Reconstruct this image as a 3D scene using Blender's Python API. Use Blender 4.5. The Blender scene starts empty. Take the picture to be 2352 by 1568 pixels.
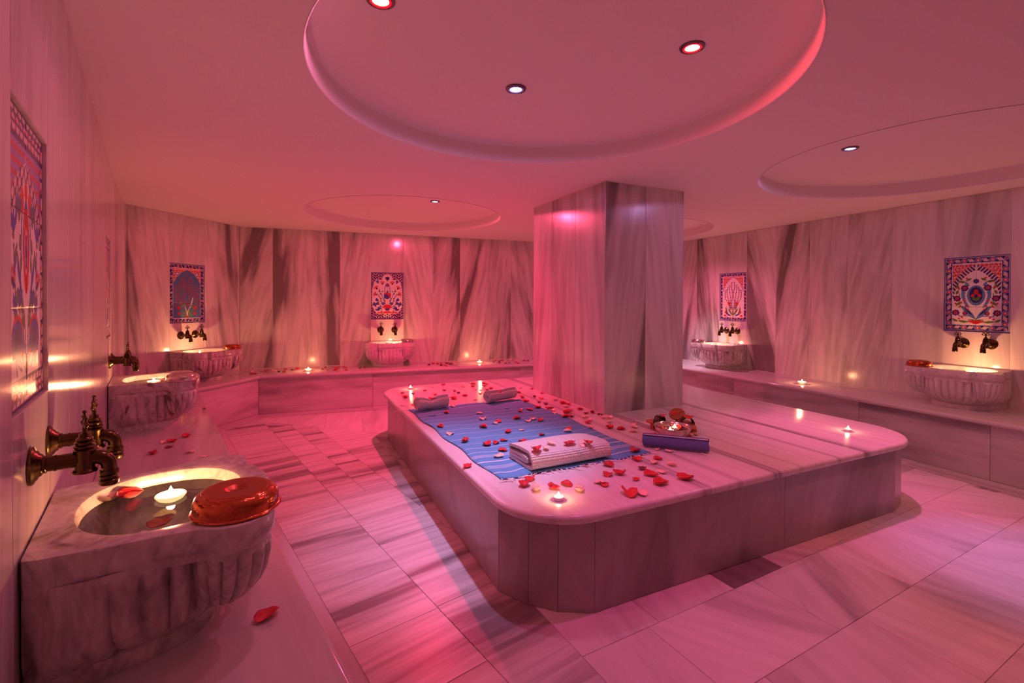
import bpy, bmesh, math, random
import numpy as np
from mathutils import Vector, Matrix, Euler
rnd = random.Random(11)
sc = bpy.context.scene
COL = sc.collection
PI = math.pi
R = math.radians

# ------------------------------------------------------------------ camera
F_PX, CY, PITCH, ROLL, CAMH = 1077.85, -80.25, -0.00789356, 0.00376488, 1.3
cam_data = bpy.data.cameras.new('camera')
cam = bpy.data.objects.new('camera', cam_data)
COL.objects.link(cam)
_fw = Vector((0, math.cos(PITCH), math.sin(PITCH)))
_up0 = Vector((0, -math.sin(PITCH), math.cos(PITCH)))
_x0 = Vector((1, 0, 0))
_r = _x0 * math.cos(ROLL) + _up0 * math.sin(ROLL)
_u = -_x0 * math.sin(ROLL) + _up0 * math.cos(ROLL)
cam.matrix_world = Matrix(((_r.x, _u.x, -_fw.x, 0), (_r.y, _u.y, -_fw.y, 0), (_r.z, _u.z, -_fw.z, CAMH), (0, 0, 0, 1)))
cam_data.sensor_width = 36.0
cam_data.lens = F_PX / 2352 * 36
cam_data.shift_y = CY / 2352
cam_data.clip_start = 0.02
sc.camera = cam

def at(px, py, z):
    """point of the horizontal plane z that the photograph shows at pixel px, py"""
    d = _fw + _r * ((px - 1176) / F_PX) - _u * ((py - 784 - CY) / F_PX)
    return Vector((0, 0, CAMH)) + d * ((z - CAMH) / d.z)

# ------------------------------------------------------------------ world, exposure
world = bpy.data.worlds.new('world'); sc.world = world; world.use_nodes = True
world.node_tree.nodes['Background'].inputs[0].default_value = (0.0, 0.0, 0.0, 1)
world.node_tree.nodes['Background'].inputs[1].default_value = 0.0
sc.view_settings.view_transform = 'Standard'
sc.view_settings.look = 'None'
sc.view_settings.gamma = 1
sc.view_settings.use_curve_mapping = False
sc.view_settings.exposure = 0.0
cy = sc.cycles
cy.use_denoising = True
try: cy.denoiser = 'OPENIMAGEDENOISE'
except Exception: pass
cy.max_bounces = 9; cy.diffuse_bounces = 7; cy.glossy_bounces = 4; cy.transmission_bounces = 5
cy.sample_clamp_indirect = 4.0; cy.adaptive_threshold = 0.015
cy.caustics_reflective = False; cy.caustics_refractive = False

# heights fitted from the photograph
C_Z, S_Z, P_Z, PT_Z, BT_Z = 2.249, 0.447, 0.434, 0.394, 0.412
A0 = Vector((0.962, -1.6)); A1 = Vector((-3.584, 4.294)); A2 = Vector((-3.755, 4.585))
A3 = Vector((-3.43, 5.915)); A4 = Vector((2.269, 7.975)); A5 = Vector((6.175, -1.0))

class Wall:
    def __init__(s, a, b):
        s.a = a.copy(); s.L = (b - a).length; s.d = (b - a) / s.L
        s.n = Vector((s.d.y, -s.d.x)); s.ang = math.atan2(s.d.y, s.d.x)
    def pt(s, u, t=0): return s.a + s.d * u + s.n * t
WL, WS, WD, WB, WR, WE = Wall(A0, A1), Wall(A1, A2), Wall(A2, A3), Wall(A3, A4), Wall(A4, A5), Wall(A5, A0)

def inter(p, d, q, e):
    den = d.x * e.y - d.y * e.x
    k = ((q.x - p.x) * e.y - (q.y - p.y) * e.x) / den
    return p + d * k
def corner(W1, t1, W2, t2): return inter(W1.pt(0, t1), W1.d, W2.pt(0, t2), W2.d)

# ------------------------------------------------------------------ lamps: the room's own spots
SPOTS = []; CANDLES = []
def spot(loc, aim, watts, angle, blend=0.6, radius=0.022):
    """watts = red, green, blue output of the diode cluster"""
    e = max(watts)
    l = bpy.data.lights.new('bulb', 'SPOT'); l.color = [c / e for c in watts]; l.energy = e
    l.spot_size = R(angle); l.spot_blend = blend; l.shadow_soft_size = radius; l.specular_factor = .3
    o = bpy.data.objects.new('bulb', l); COL.objects.link(o)
    v = Vector(aim) - Vector(loc)
    o.rotation_euler = v.to_track_quat('-Z', 'Y').to_euler(); o.location = loc; SPOTS.append(o)
    return o
LAMPS = {
 # name: (x, y), look, lights [(aim, (red, green, blue) watts, cone, blend)]
 'red_left':   ((-0.465, 1.655), 'red',   [((-0.66, 2.6, 0.0), (36, .5, 2), 66, .9), ((-0.465, 1.655, 0), (13, 2.6, 5.5), 176, .12)]),
 'red_right':  ((0.742, 1.95),   'red',   [((1.25, 1.9, 0.0), (32, .5, 2), 68, .9), ((0.75, 2.05, 0.43), (24, 3, 20), 55, 1), ((0.742, 1.95, 0), (13, .6, .9), 176, .12)]),
 'white_mid':  ((0.015, 2.335),  'white', [((-0.25, 2.72, 0.2), (80, 66, 130), 52, 1), ((0.0, 2.4, 0), (9, 1.6, 3), 120, .8), ((0.015, 2.335, 0), (4, 2, 5), 176, .12)]),
 'white_far':  ((-0.812, 4.93),  'white', [((-0.85, 4.85, 0.2), (26, 6, 12), 95, .9), ((-0.8, 4.9, 0), (175, 2, 20), 140, .8), ((-0.812, 4.93, 0), (60, 4.0, 10), 176, .12)]),
 'white_right':((2.30, 3.205),   'white', [((2.3, 3.15, 0.4), (110, 8, 42), 60, 1), ((2.4, 2.9, 0), (8, 5, 3), 120, .8), ((2.3, 3.205, 0), (5, 3, 7), 176, .12)]),
}
HIDDEN = [  # lamps of the same ceiling that stand outside the frame or behind the pillar
 ((1.95, 6.2), [((2.55, 6.55, 0.45), (95, 90, 112), 46, 1), ((1.9, 6.1, 0), (95, 13, 32), 140, .8)]),
 ((3.05, 2.45), [((2.62, 2.25, 0.0), (14, 24, 72), 36, 1), ((3.1, 2.4, 0), (46, 12, 9), 120, .8)]),
 ((4.2, 0.2), [((4.0, 0.5, 0.0), (12, 3, 9), 140, .8)]),
]
CANDLE_W = 0.9
CANDLE_COL = (1.0, 0.36, 0.155)

# ------------------------------------------------------------------ materials
def new_mat(name):
    m = bpy.data.materials.new(name); m.use_nodes = True
    nt = m.node_tree; nt.nodes.clear()
    out = nt.nodes.new('ShaderNodeOutputMaterial'); b = nt.nodes.new('ShaderNodeBsdfPrincipled')
    nt.links.new(b.outputs[0], out.inputs[0])
    return m, nt, b
def N(nt, t, **k):
    n = nt.nodes.new(t)
    for a, v in k.items(): setattr(n, a, v)
    return n
def plain(name, col, rough=.5, metal=0.0, emit=None, strength=0, bump=None, spec=None, trans=0, ior=None, alpha=None):
    m, nt, b = new_mat(name)
    b.inputs['Base Color'].default_value = (*col, 1); b.inputs['Roughness'].default_value = rough
    b.inputs['Metallic'].default_value = metal
    if spec is not None: b.inputs['Specular IOR Level'].default_value = spec
    if trans: b.inputs['Transmission Weight'].default_value = trans
    if ior: b.inputs['IOR'].default_value = ior
    if emit: b.inputs['Emission Color'].default_value = (*emit, 1); b.inputs['Emission Strength'].default_value = strength
    if bump:
        kind, scale, st, dist = bump
        tc = N(nt, 'ShaderNodeTexCoord')
        if kind == 'noise':
            t = N(nt, 'ShaderNodeTexNoise'); t.inputs['Scale'].default_value = scale; t.inputs['Detail'].default_value = 4; o = t.outputs[0]
        else:
            t = N(nt, 'ShaderNodeTexVoronoi'); t.inputs['Scale'].default_value = scale; o = t.outputs[0]
        nt.links.new(tc.outputs['Object'], t.inputs['Vector'])
        bp = N(nt, 'ShaderNodeBump'); bp.inputs['Strength'].default_value = st; bp.inputs['Distance'].default_value = dist
        nt.links.new(o, bp.inputs['Height']); nt.links.new(bp.outputs[0], b.inputs['Normal'])
    return m

def marble(name, along='z', base=(.74, .72, .70), vein=(.27, .25, .25), contrast=.8, scale=2.4, stretch=.12, tilt=.45,
           rough=.13, cloud=False, bias=0.0, fine=.35):
    m, nt, b = new_mat(name); L = nt.links.new
    tc = N(nt, 'ShaderNodeTexCoord'); oi = N(nt, 'ShaderNodeObjectInfo')
    # per-piece offset
    mul = N(nt, 'ShaderNodeVectorMath', operation='SCALE'); mul.inputs[0].default_value = (37.3, 17.7, 23.1)
    L(oi.outputs['Random'], mul.inputs['Scale'])
    mp = N(nt, 'ShaderNodeMapping')
    t0 = N(nt, 'ShaderNodeMath', operation='SUBTRACT'); L(oi.outputs['Random'], t0.inputs[0]); t0.inputs[1].default_value = .5
    # spread the random again so that tilt and offset are not linked
    s0 = N(nt, 'ShaderNodeMath', operation='MULTIPLY'); L(oi.outputs['Random'], s0.inputs[0]); s0.inputs[1].default_value = 517.31
    fr = N(nt, 'ShaderNodeMath', operation='FRACT'); L(s0.outputs[0], fr.inputs[0])
    s1 = N(nt, 'ShaderNodeMath', operation='SUBTRACT'); L(fr.outputs[0], s1.inputs[0]); s1.inputs[1].default_value = .5
    s2 = N(nt, 'ShaderNodeMath', operation='MULTIPLY'); L(s1.outputs[0], s2.inputs[0]); s2.inputs[1].default_value = tilt
    cx = N(nt, 'ShaderNodeCombineXYZ')
    L(s2.outputs[0], cx.inputs[1 if along == 'z' else 2])
    L(tc.outputs['Object'], mp.inputs['Vector']); L(cx.outputs[0], mp.inputs['Rotation'])
    sv = {'z': (1, 1, stretch), 'x': (stretch, 1, 1), 'y': (1, stretch, 1)}[along] if not cloud else (1.25, 1.25, .5)
    sc2 = N(nt, 'ShaderNodeVectorMath', operation='MULTIPLY'); sc2.inputs[1].default_value = sv
    L(mp.outputs[0], sc2.inputs[0])
    ad = N(nt, 'ShaderNodeVectorMath', operation='ADD'); L(sc2.outputs[0], ad.inputs[0]); L(mul.outputs[0], ad.inputs[1])
    n1 = N(nt, 'ShaderNodeTexNoise'); n1.inputs['Scale'].default_value = scale; n1.inputs['Detail'].default_value = 3.5
    n1.inputs['Roughness'].default_value = .55; n1.inputs['Distortion'].default_value = .9 if cloud else .25
    L(ad.outputs[0], n1.inputs['Vector'])
    n2 = N(nt, 'ShaderNodeTexNoise'); n2.inputs['Scale'].default_value = scale * 5.5; n2.inputs['Detail'].default_value = 4
    n2.inputs['Distortion'].default_value = .3; L(ad.outputs[0], n2.inputs['Vector'])
    r1 = N(nt, 'ShaderNodeValToRGB'); e = r1.color_ramp.elements
    e[0].position = .47 + bias; e[0].color = (0, 0, 0, 1); e[1].position = .66 + bias; e[1].color = (1, 1, 1, 1)
    x = r1.color_ramp.elements.new(.56 + bias); x.color = (.28, .28, .28, 1)
    L(n1.outputs[0], r1.inputs[0])
    r2 = N(nt, 'ShaderNodeValToRGB'); e = r2.color_ramp.elements
    e[0].position = .42; e[0].color = (0, 0, 0, 1); e[1].position = .72; e[1].color = (1, 1, 1, 1); L(n2.outputs[0], r2.inputs[0])
    if cloud:
        # thin dark threads: |n-.5|
        a1 = N(nt, 'ShaderNodeMath', operation='SUBTRACT'); L(n1.outputs[0], a1.inputs[0]); a1.inputs[1].default_value = .5
        a2 = N(nt, 'ShaderNodeMath', operation='ABSOLUTE'); L(a1.outputs[0], a2.inputs[0])
        r3 = N(nt, 'ShaderNodeValToRGB'); e = r3.color_ramp.elements
        e[0].position = 0; e[0].color = (.38, .38, .38, 1); e[1].position = .07; e[1].color = (0, 0, 0, 1); L(a2.outputs[0], r3.inputs[0])
        mx = N(nt, 'ShaderNodeMath', operation='MAXIMUM'); L(r1.outputs[0], mx.inputs[0]); L(r3.outputs[0], mx.inputs[1]); f1 = mx.outputs[0]
    else: f1 = r1.outputs[0]
    m1 = N(nt, 'ShaderNodeMath', operation='MULTIPLY'); L(f1, m1.inputs[0]); m1.inputs[1].default_value = contrast
    m2 = N(nt, 'ShaderNodeMath', operation='MULTIPLY_ADD'); L(r2.outputs[0], m2.inputs[0]); m2.inputs[1].default_value = fine * contrast; L(m1.outputs[0], m2.inputs[2])
    # overall tone of the piece
    m3 = N(nt, 'ShaderNodeMath', operation='MULTIPLY_ADD'); L(fr.outputs[0], m3.inputs[0]); m3.inputs[1].default_value = .16; L(m2.outputs[0], m3.inputs[2]); m3.use_clamp = True
    mix = N(nt, 'ShaderNodeMix', data_type='RGBA'); L(m3.outputs[0], mix.inputs['Factor'])
    mix.inputs[6].default_value = (*base, 1); mix.inputs[7].default_value = (*vein, 1)
    L(mix.outputs[2], b.inputs['Base Color'])
    rr = N(nt, 'ShaderNodeMath', operation='MULTIPLY_ADD'); L(n2.outputs[0], rr.inputs[0]); rr.inputs[1].default_value = .08; rr.inputs[2].default_value = rough - .04
    L(rr.outputs[0], b.inputs['Roughness'])
    return m

M = {}
M['panel'] = marble('veined_marble_wall', 'z', vein=(.2, .18, .17), scale=3.4, stretch=.12, contrast=.95, tilt=.5, rough=.2, bias=-.01, fine=.4)
M['panel_soft'] = marble('soft_marble_wall', 'z', scale=4.2, stretch=.09, contrast=.42, tilt=.25, rough=.12, fine=.5)
M['pillar'] = marble('pillar_marble', 'z', base=(.68, .66, .65), vein=(.2, .18, .18), scale=2.8, stretch=.1, contrast=.85, tilt=.3, rough=.24, fine=.45)
M['bench_front'] = marble('bench_front_marble', 'x', base=(.66, .64, .64), scale=3.6, stretch=.12, contrast=.75, tilt=.25, rough=.16)
M['bench_top'] = marble('bench_top_marble', 'x', base=(.62, .60, .59), scale=5.5, stretch=.08, contrast=.45, tilt=.1, rough=.1)
M['tile_striped'] = marble('striped_floor_marble', 'x', vein=(.22, .2, .2), scale=5.5, stretch=.07, contrast=.85, tilt=.12, rough=.34, fine=.5)
M['tile_soft'] = marble('soft_floor_marble', 'y', scale=3.2, stretch=.12, contrast=.65, tilt=1.3, rough=.34, bias=.03)
M['tile_dark'] = marble('dark_floor_marble', 'y', base=(.22, .2, .2), vein=(.05, .045, .045), scale=5, stretch=.1, contrast=.9, tilt=.8, rough=.16)
M['plat_side'] = marble('platform_side_marble', 'z', base=(.42, .39, .38), vein=(.2, .18, .18), scale=2.6, stretch=.3, contrast=.55, tilt=1.2, rough=.22)  # base darkened: the shade on the platform's sides is put into the colour
M['basin'] = marble('basin_marble', 'z', base=(.70, .68, .64), vein=(.15, .13, .115), scale=6.0, contrast=.8, tilt=2.6, rough=.2, cloud=True, bias=.03)
M['basin_pale'] = marble('pale_basin_marble', 'z', base=(.74, .71, .70), vein=(.25, .2, .22), scale=6.5, contrast=.42, tilt=1.2, rough=.22, cloud=True, bias=.04)
M['grout'] = plain('grout', (.42, .33, .27), .8, bump=('noise', 60, .4, .002))
M['caulk'] = plain('pale_caulk', (.72, .62, .55), .7)
M['plaster'] = plain('ceiling_plaster', (.80, .77, .75), .75, bump=('noise', 90, .08, .002))
M['brass'] = plain('aged_brass', (.115, .075, .032), .24, 1.0, bump=('noise', 45, .12, .001))
M['chrome'] = plain('brushed_steel', (.16, .13, .14), .32, 1.0, bump=('noise', 200, .1, .0005))
M['copper'] = plain('hammered_copper', (.62, .15, .06), .16, 1.0, bump=('cell', 150, .42, .0008))
M['copper_top'] = plain('matt_copper', (.50, .13, .07), .38, 1.0, bump=('noise', 160, .5, .0006))
M['silver_top'] = plain('matt_silver', (.6, .5, .47), .38, 1.0, bump=('noise', 160, .5, .0006))
M['silver'] = plain('hammered_silver', (.75, .62, .58), .16, 1.0, bump=('cell', 140, .3, .001))
M['wax'] = plain('candle_wax', (.95, .85, .72), .5, emit=(1, .62, .25), strength=1.1)  # the flame's glow in the wax is put in as emission
M['tin'] = plain('candle_tin', (.85, .82, .8), .3, 1.0)
M['blue_red_lit'] = plain('red_lit_blue_cotton', (.12, .15, .40), .9, bump=('noise', 260, .25, .001))  # blue cotton again, with the red light's tint put into its colour
M['flame'] = plain('flame', (1, .8, .5), .5, emit=(1, .66, .28), strength=90)
M['wick'] = plain('wick', (.05, .04, .03), .9)
M['water'] = plain('water', (.93, .97, .95), .015, trans=1.0, ior=1.33)
M['led_white'] = plain('white_led', (1, 1, 1), .4, emit=(.82, .92, 1), strength=14)
M['led_yellow'] = plain('yellow_led', (1, 1, 1), .4, emit=(1, .83, .42), strength=9)
M['glow_red'] = plain('red_halo_glow', (.5, 0, 0), .4, emit=(1, .0, .015), strength=2.2)  # red halo round the lens, put in as a glowing ring
M['glow_blue'] = plain('blue_halo_glow', (.2, .2, .4), .4, emit=(.25, .25, .9), strength=.35)  # dim bluish halo of the white lamps, put in as a glowing ring
M['screw'] = plain('screw', (.05, .04, .05), .4, .8)
M['leaf'] = plain('dark_leather', (.035, .045, .02), .35)
M['wood'] = None
M['fringe'] = plain('white_fringe', (.85, .8, .78), .85)
def petal_mat(name, c1, c2):
    m, nt, b = new_mat(name); L = nt.links.new
    tc = N(nt, 'ShaderNodeTexCoord'); n = N(nt, 'ShaderNodeTexNoise'); n.inputs['Scale'].default_value = 55
    mp = N(nt, 'ShaderNodeMapping'); mp.inputs['Scale'].default_value = (1, .25, 1)
    L(tc.outputs['Object'], mp.inputs[0]); L(mp.outputs[0], n.inputs['Vector'])
    mix = N(nt, 'ShaderNodeMix', data_type='RGBA'); L(n.outputs[0], mix.inputs['Factor'])
    mix.inputs[6].default_value = (*c1, 1); mix.inputs[7].default_value = (*c2, 1); L(mix.outputs[2], b.inputs['Base Color'])
    b.inputs['Roughness'].default_value = .5
    b.inputs['Sheen Weight'].default_value = .25
    return m
M['petal_r'] = petal_mat('red_petal', (.72, .008, .015), (.5, .0, .006))
M['petal_d'] = petal_mat('dark_petal', (.22, .004, .008), (.1, .0, .004))
M['petal_p'] = petal_mat('pale_petal', (.93, .72, .58), (.9, .55, .45))
def wood_mat():
    m, nt, b = new_mat('orange_wood'); L = nt.links.new
    tc = N(nt, 'ShaderNodeTexCoord'); w = N(nt, 'ShaderNodeTexWave'); w.inputs['Scale'].default_value = 28; w.inputs['Distortion'].default_value = 3
    w.wave_type = 'RINGS'; L(tc.outputs['Object'], w.inputs['Vector'])
    mix = N(nt, 'ShaderNodeMix', data_type='RGBA'); L(w.outputs[1], mix.inputs['Factor'])
    mix.inputs[6].default_value = (.62, .2, .05, 1); mix.inputs[7].default_value = (.28, .07, .02, 1); L(mix.outputs[2], b.inputs['Base Color'])
    b.inputs['Roughness'].default_value = .45
    return m
M['wood'] = wood_mat()
def towel_mat():
    m, nt, b = new_mat('white_waffle_towel'); L = nt.links.new
    b.inputs['Base Color'].default_value = (.86, .82, .76, 1); b.inputs['Roughness'].default_value = .95
    tc = N(nt, 'ShaderNodeTexCoord'); mp = N(nt, 'ShaderNodeMapping'); mp.inputs['Scale'].default_value = (1, 1, 1)
    L(tc.outputs['UV'], mp.inputs[0])
    sx = N(nt, 'ShaderNodeSeparateXYZ'); L(mp.outputs[0], sx.inputs[0])
    def tri(o, add):
        a = N(nt, 'ShaderNodeMath', operation='MULTIPLY'); L(o, a.inputs[0]); a.inputs[1].default_value = 300
        s = N(nt, 'ShaderNodeMath', operation='SINE'); L(a.outputs[0], s.inputs[0]); return s.outputs[0]
    ad = N(nt, 'ShaderNodeMath', operation='ADD'); L(sx.outputs[0], ad.inputs[0]); L(sx.outputs[1], ad.inputs[1])
    sb = N(nt, 'ShaderNodeMath', operation='SUBTRACT'); L(sx.outputs[0], sb.inputs[0]); L(sx.outputs[1], sb.inputs[1])
    a = tri(ad.outputs[0], 0); c = tri(sb.outputs[0], 0)
    mu = N(nt, 'ShaderNodeMath', operation='MULTIPLY'); L(a, mu.inputs[0]); L(c, mu.inputs[1])
    bp = N(nt, 'ShaderNodeBump'); bp.inputs['Strength'].default_value = .9; bp.inputs['Distance'].default_value = .004
    L(mu.outputs[0], bp.inputs['Height']); L(bp.outputs[0], b.inputs['Normal'])
    cr = N(nt, 'ShaderNodeValToRGB'); e = cr.color_ramp.elements; e[0].position = .2; e[0].color = (.74, .70, .65, 1); e[1].position = .6; e[1].color = (.88, .84, .79, 1)
    ma = N(nt, 'ShaderNodeMath', operation='MULTIPLY_ADD'); L(mu.outputs[0], ma.inputs[0]); ma.inputs[1].default_value = .5; ma.inputs[2].default_value = .5
    L(ma.outputs[0], cr.inputs[0]); L(cr.outputs[0], b.inputs['Base Color'])
    return m
M['towel'] = towel_mat()
def blue_mat(name, stripes):
    m, nt, b = new_mat(name); L = nt.links.new
    b.inputs['Roughness'].default_value = .9
    tc = N(nt, 'ShaderNodeTexCoord'); sx = N(nt, 'ShaderNodeSeparateXYZ'); L(tc.outputs['UV'], sx.inputs[0])
    n = N(nt, 'ShaderNodeTexNoise'); n.inputs['Scale'].default_value = 9; L(tc.outputs['UV'], n.inputs['Vector'])
    ma = N(nt, 'ShaderNodeMath', operation='MULTIPLY_ADD'); L(n.outputs[0], ma.inputs[0]); ma.inputs[1].default_value = .008; L(sx.outputs[1], ma.inputs[2])
    cr = N(nt, 'ShaderNodeValToRGB'); cr.color_ramp.interpolation = 'CONSTANT'; e = cr.color_ramp.elements
    blue = (.12, .42, .72, 1); wh = (.75, .75, .8, 1)
    e[0].position = 0; e[0].color = blue; e[1].position = .999; e[1].color = blue
    for s, w in stripes:
        x = e.new(s); x.color = wh; x = e.new(s + w); x.color = blue
    L(ma.outputs[0], cr.inputs[0])
    n2 = N(nt, 'ShaderNodeTexNoise'); n2.inputs['Scale'].default_value = 240; L(tc.outputs['UV'], n2.inputs['Vector'])
    mix = N(nt, 'ShaderNodeMix', data_type='RGBA', blend_type='MULTIPLY'); mix.inputs[0].default_value = .35
    L(cr.outputs[0], mix.inputs[6]); L(n2.outputs[0], mix.inputs[7]); L(mix.outputs[2], b.inputs['Base Color'])
    bp = N(nt, 'ShaderNodeBump'); bp.inputs['Strength'].default_value = .3; bp.inputs['Distance'].default_value = .001
    L(n2.outputs[0], bp.inputs['Height']); L(bp.outputs[0], b.inputs['Normal'])
    return m
def vcol_mat():
    m, nt, b = new_mat('glazed_tile_paint'); L = nt.links.new
    a = N(nt, 'ShaderNodeVertexColor'); a.layer_name = 'paint'
    L(a.outputs[0], b.inputs['Base Color']); b.inputs['Roughness'].default_value = .22
    return m
M['tile_paint'] = vcol_mat()
M['tile_edge'] = plain('glazed_tile_edge', (.12, .10, .3), .2)
def slab_mat():
    """platform top: long dark veins that run from back to front at set places"""
    m, nt, b = new_mat('platform_top_marble'); L = nt.links.new
    tc = N(nt, 'ShaderNodeTexCoord'); sx = N(nt, 'ShaderNodeSeparateXYZ'); L(tc.outputs['Object'], sx.inputs[0])
    mp = N(nt, 'ShaderNodeMapping'); mp.inputs['Scale'].default_value = (1.2, .35, 1); L(tc.outputs['Object'], mp.inputs[0])
    n = N(nt, 'ShaderNodeTexNoise'); n.inputs['Scale'].default_value = 1.6; n.inputs['Detail'].default_value = 3; L(mp.outputs[0], n.inputs['Vector'])
    w = N(nt, 'ShaderNodeMath', operation='MULTIPLY_ADD'); L(n.outputs[0], w.inputs[0]); w.inputs[1].default_value = .06; L(sx.outputs[0], w.inputs[2])
    dv = N(nt, 'ShaderNodeMath', operation='DIVIDE'); L(w.outputs[0], dv.inputs[0]); dv.inputs[1].default_value = 3.0
    cr = N(nt, 'ShaderNodeValToRGB'); e = cr.color_ramp.elements
    # (p, darkness)
    st = [(0, .05), (.12, .25), (.16, .03), (.86, .05), (.90, .35), (.915, .75), (.935, .2), (.95, .7), (.965, .08), (1.12, .08), (1.16, .45), (1.18, .08), (1.38, .08), (1.41, .7), (1.425, .3), (1.44, .85), (1.47, .1), (1.6, .08), (1.62, .4), (1.64, .06), (1.92, .06), (1.95, .55), (1.965, .1), (2.18, .06), (2.21, .95), (2.25, .5), (2.27, .1), (2.9, .05)]
    e[0].position = st[0][0] / 3; e[0].color = (st[0][1],) * 3 + (1,); e[1].position = st[-1][0] / 3; e[1].color = (st[-1][1],) * 3 + (1,)
    for p, v in st[1:-1]:
        x = e.new(min(.999, (p + .03) / 3)); x.color = (v, v, v, 1)
    L(dv.outputs[0], cr.inputs[0])
    mp2 = N(nt, 'ShaderNodeMapping'); mp2.inputs['Scale'].default_value = (1, .05, 1); L(tc.outputs['Object'], mp2.inputs[0])
    n2 = N(nt, 'ShaderNodeTexNoise'); n2.inputs['Scale'].default_value = 22; n2.inputs['Detail'].default_value = 4; L(mp2.outputs[0], n2.inputs['Vector'])
    r2 = N(nt, 'ShaderNodeValToRGB'); e = r2.color_ramp.elements; e[0].position = .45; e[0].color = (0, 0, 0, 1); e[1].position = .75; e[1].color = (1, 1, 1, 1); L(n2.outputs[0], r2.inputs[0])
    m2 = N(nt, 'ShaderNodeMath', operation='MULTIPLY_ADD'); L(r2.outputs[0], m2.inputs[0]); m2.inputs[1].default_value = .22; L(cr.outputs[0], m2.inputs[2]); m2.use_clamp = True
    mix = N(nt, 'ShaderNodeMix', data_type='RGBA'); L(m2.outputs[0], mix.inputs['Factor'])
    mix.inputs[6].default_value = (.76, .73, .72, 1); mix.inputs[7].default_value = (.2, .18, .19, 1)
    L(mix.outputs[2], b.inputs['Base Color']); b.inputs['Roughness'].default_value = .2
    return m
M['slab'] = slab_mat()

# ------------------------------------------------------------------ helpers
def link(o, parent=None):
    COL.objects.link(o)
    if parent: o.parent = parent
    return o
def mesh(name, verts, faces, smooth=False):
    me = bpy.data.meshes.new(name); me.from_pydata([tuple(v) for v in verts], [], faces); me.update()
    if smooth: me.shade_smooth()
    return me
def fix(me):
    bm = bmesh.new(); bm.from_mesh(me); bmesh.ops.recalc_face_normals(bm, faces=bm.faces); bm.to_mesh(me); bm.free(); me.update(); return me
def obj(name, me, mat=None, parent=None, loc=(0, 0, 0), rz=0.0):
    o = bpy.data.objects.new(name, me)
    if mat is not None and len(me.materials) == 0: me.materials.append(mat)
    o.location = loc; o.rotation_euler = (0, 0, rz)
    return link(o, parent)
def thing(name, label, cat, loc=(0, 0, 0), rz=0.0, group=None):
    o = bpy.data.objects.new(name, None); o.location = loc; o.rotation_euler = (0, 0, rz); o.empty_display_size = .05
    o['label'] = label; o['category'] = cat
    if group: o['group'] = group
    return link(o)
def tag(o, label, cat, group=None):
    o['label'] = label; o['category'] = cat
    if group: o['group'] = group
    return o
def struct(o, label=None):
    o['kind'] = 'structure'
    if label: o['label'] = label
    return o
def box_me(name, x0, x1, y0, y1, z0, z1, ch=0.0):
    """box, optionally with a chamfer round its front (+y side) - used for panels"""
    v = [(x0, y0, z0), (x1, y0, z0), (x1, y0, z1), (x0, y0, z1)]
    if ch:
        v += [(x0, y1 - ch, z0), (x1, y1 - ch, z0), (x1, y1 - ch, z1), (x0, y1 - ch, z1)]
        v += [(x0 + ch, y1, z0 + ch), (x1 - ch, y1, z0 + ch), (x1 - ch, y1, z1 - ch), (x0 + ch, y1, z1 - ch)]
        f = [(0, 1, 2, 3)] + [(i, (i + 1) % 4, (i + 1) % 4 + 4, i + 4) for i in range(4)] + [(i + 4, (i + 1) % 4 + 4, (i + 1) % 4 + 8, i + 8) for i in range(4)] + [(8, 9, 10, 11)]
    else:
        v += [(x0, y1, z0), (x1, y1, z0), (x1, y1, z1), (x0, y1, z1)]
        f = [(0, 1, 2, 3)] + [(i, (i + 1) % 4, (i + 1) % 4 + 4, i + 4) for i in range(4)] + [(4, 5, 6, 7)]
    return fix(mesh(name, v, f))
def prism_me(name, pts, z0, z1, inset=0.0, ch=0.0):
    """vertical prism over a convex outline; top edge drawn in by inset at height ch below the top"""
    n = len(pts); c = Vector((sum(p[0] for p in pts) / n, sum(p[1] for p in pts) / n))
    v = [(p[0], p[1], z0) for p in pts] + [(p[0], p[1], z1 - ch) for p in pts]
    f = [tuple(range(n))[::-1]] + [(i, (i + 1) % n, (i + 1) % n + n, i + n) for i in range(n)]
    if ch:
        for p in pts:
            q = Vector((p[0], p[1])); d = (c - q); d.normalize(); q = q + d * inset * 1.4; v.append((q.x, q.y, z1))
        f += [(i + n, (i + 1) % n + n, (i + 1) % n + 2 * n, i + 2 * n) for i in range(n)] + [tuple(range(2 * n, 3 * n))]
    else: f += [tuple(range(n, 2 * n))]
    return fix(mesh(name, v, f))
def lathe(profile, seg=24, axis='z', smooth=True, name='lathe'):
    """profile [(r, h)...] turned round z; closed where r = 0"""
    v = []; f = []; rings = []
    for r, h in profile:
        if r < 1e-6: rings.append([len(v)]); v.append((0, 0, h))
        else:
            rings.append(list(range(len(v), len(v) + seg)))
            v += [(r * math.cos(2 * PI * i / seg), r * math.sin(2 * PI * i / seg), h) for i in range(seg)]
    for a, b in zip(rings, rings[1:]):
        for i in range(seg):
            j = (i + 1) % seg
            if len(a) == 1 and len(b) == 1: continue
            if len(a) == 1: f.append((a[0], b[j], b[i]))
            elif len(b) == 1: f.append((a[i], a[j], b[0]))
            else: f.append((a[i], a[j], b[j], b[i]))
    if axis == 'y': v = [(x, z, y) for x, y, z in v]
    if axis == 'x': v = [(z, x, y) for x, y, z in v]
    me = mesh(name, v, f); fix(me)
    if smooth:
        me.shade_smooth()
        try: me.set_sharp_from_angle(angle=R(40))
        except Exception: pass
    return me
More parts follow.
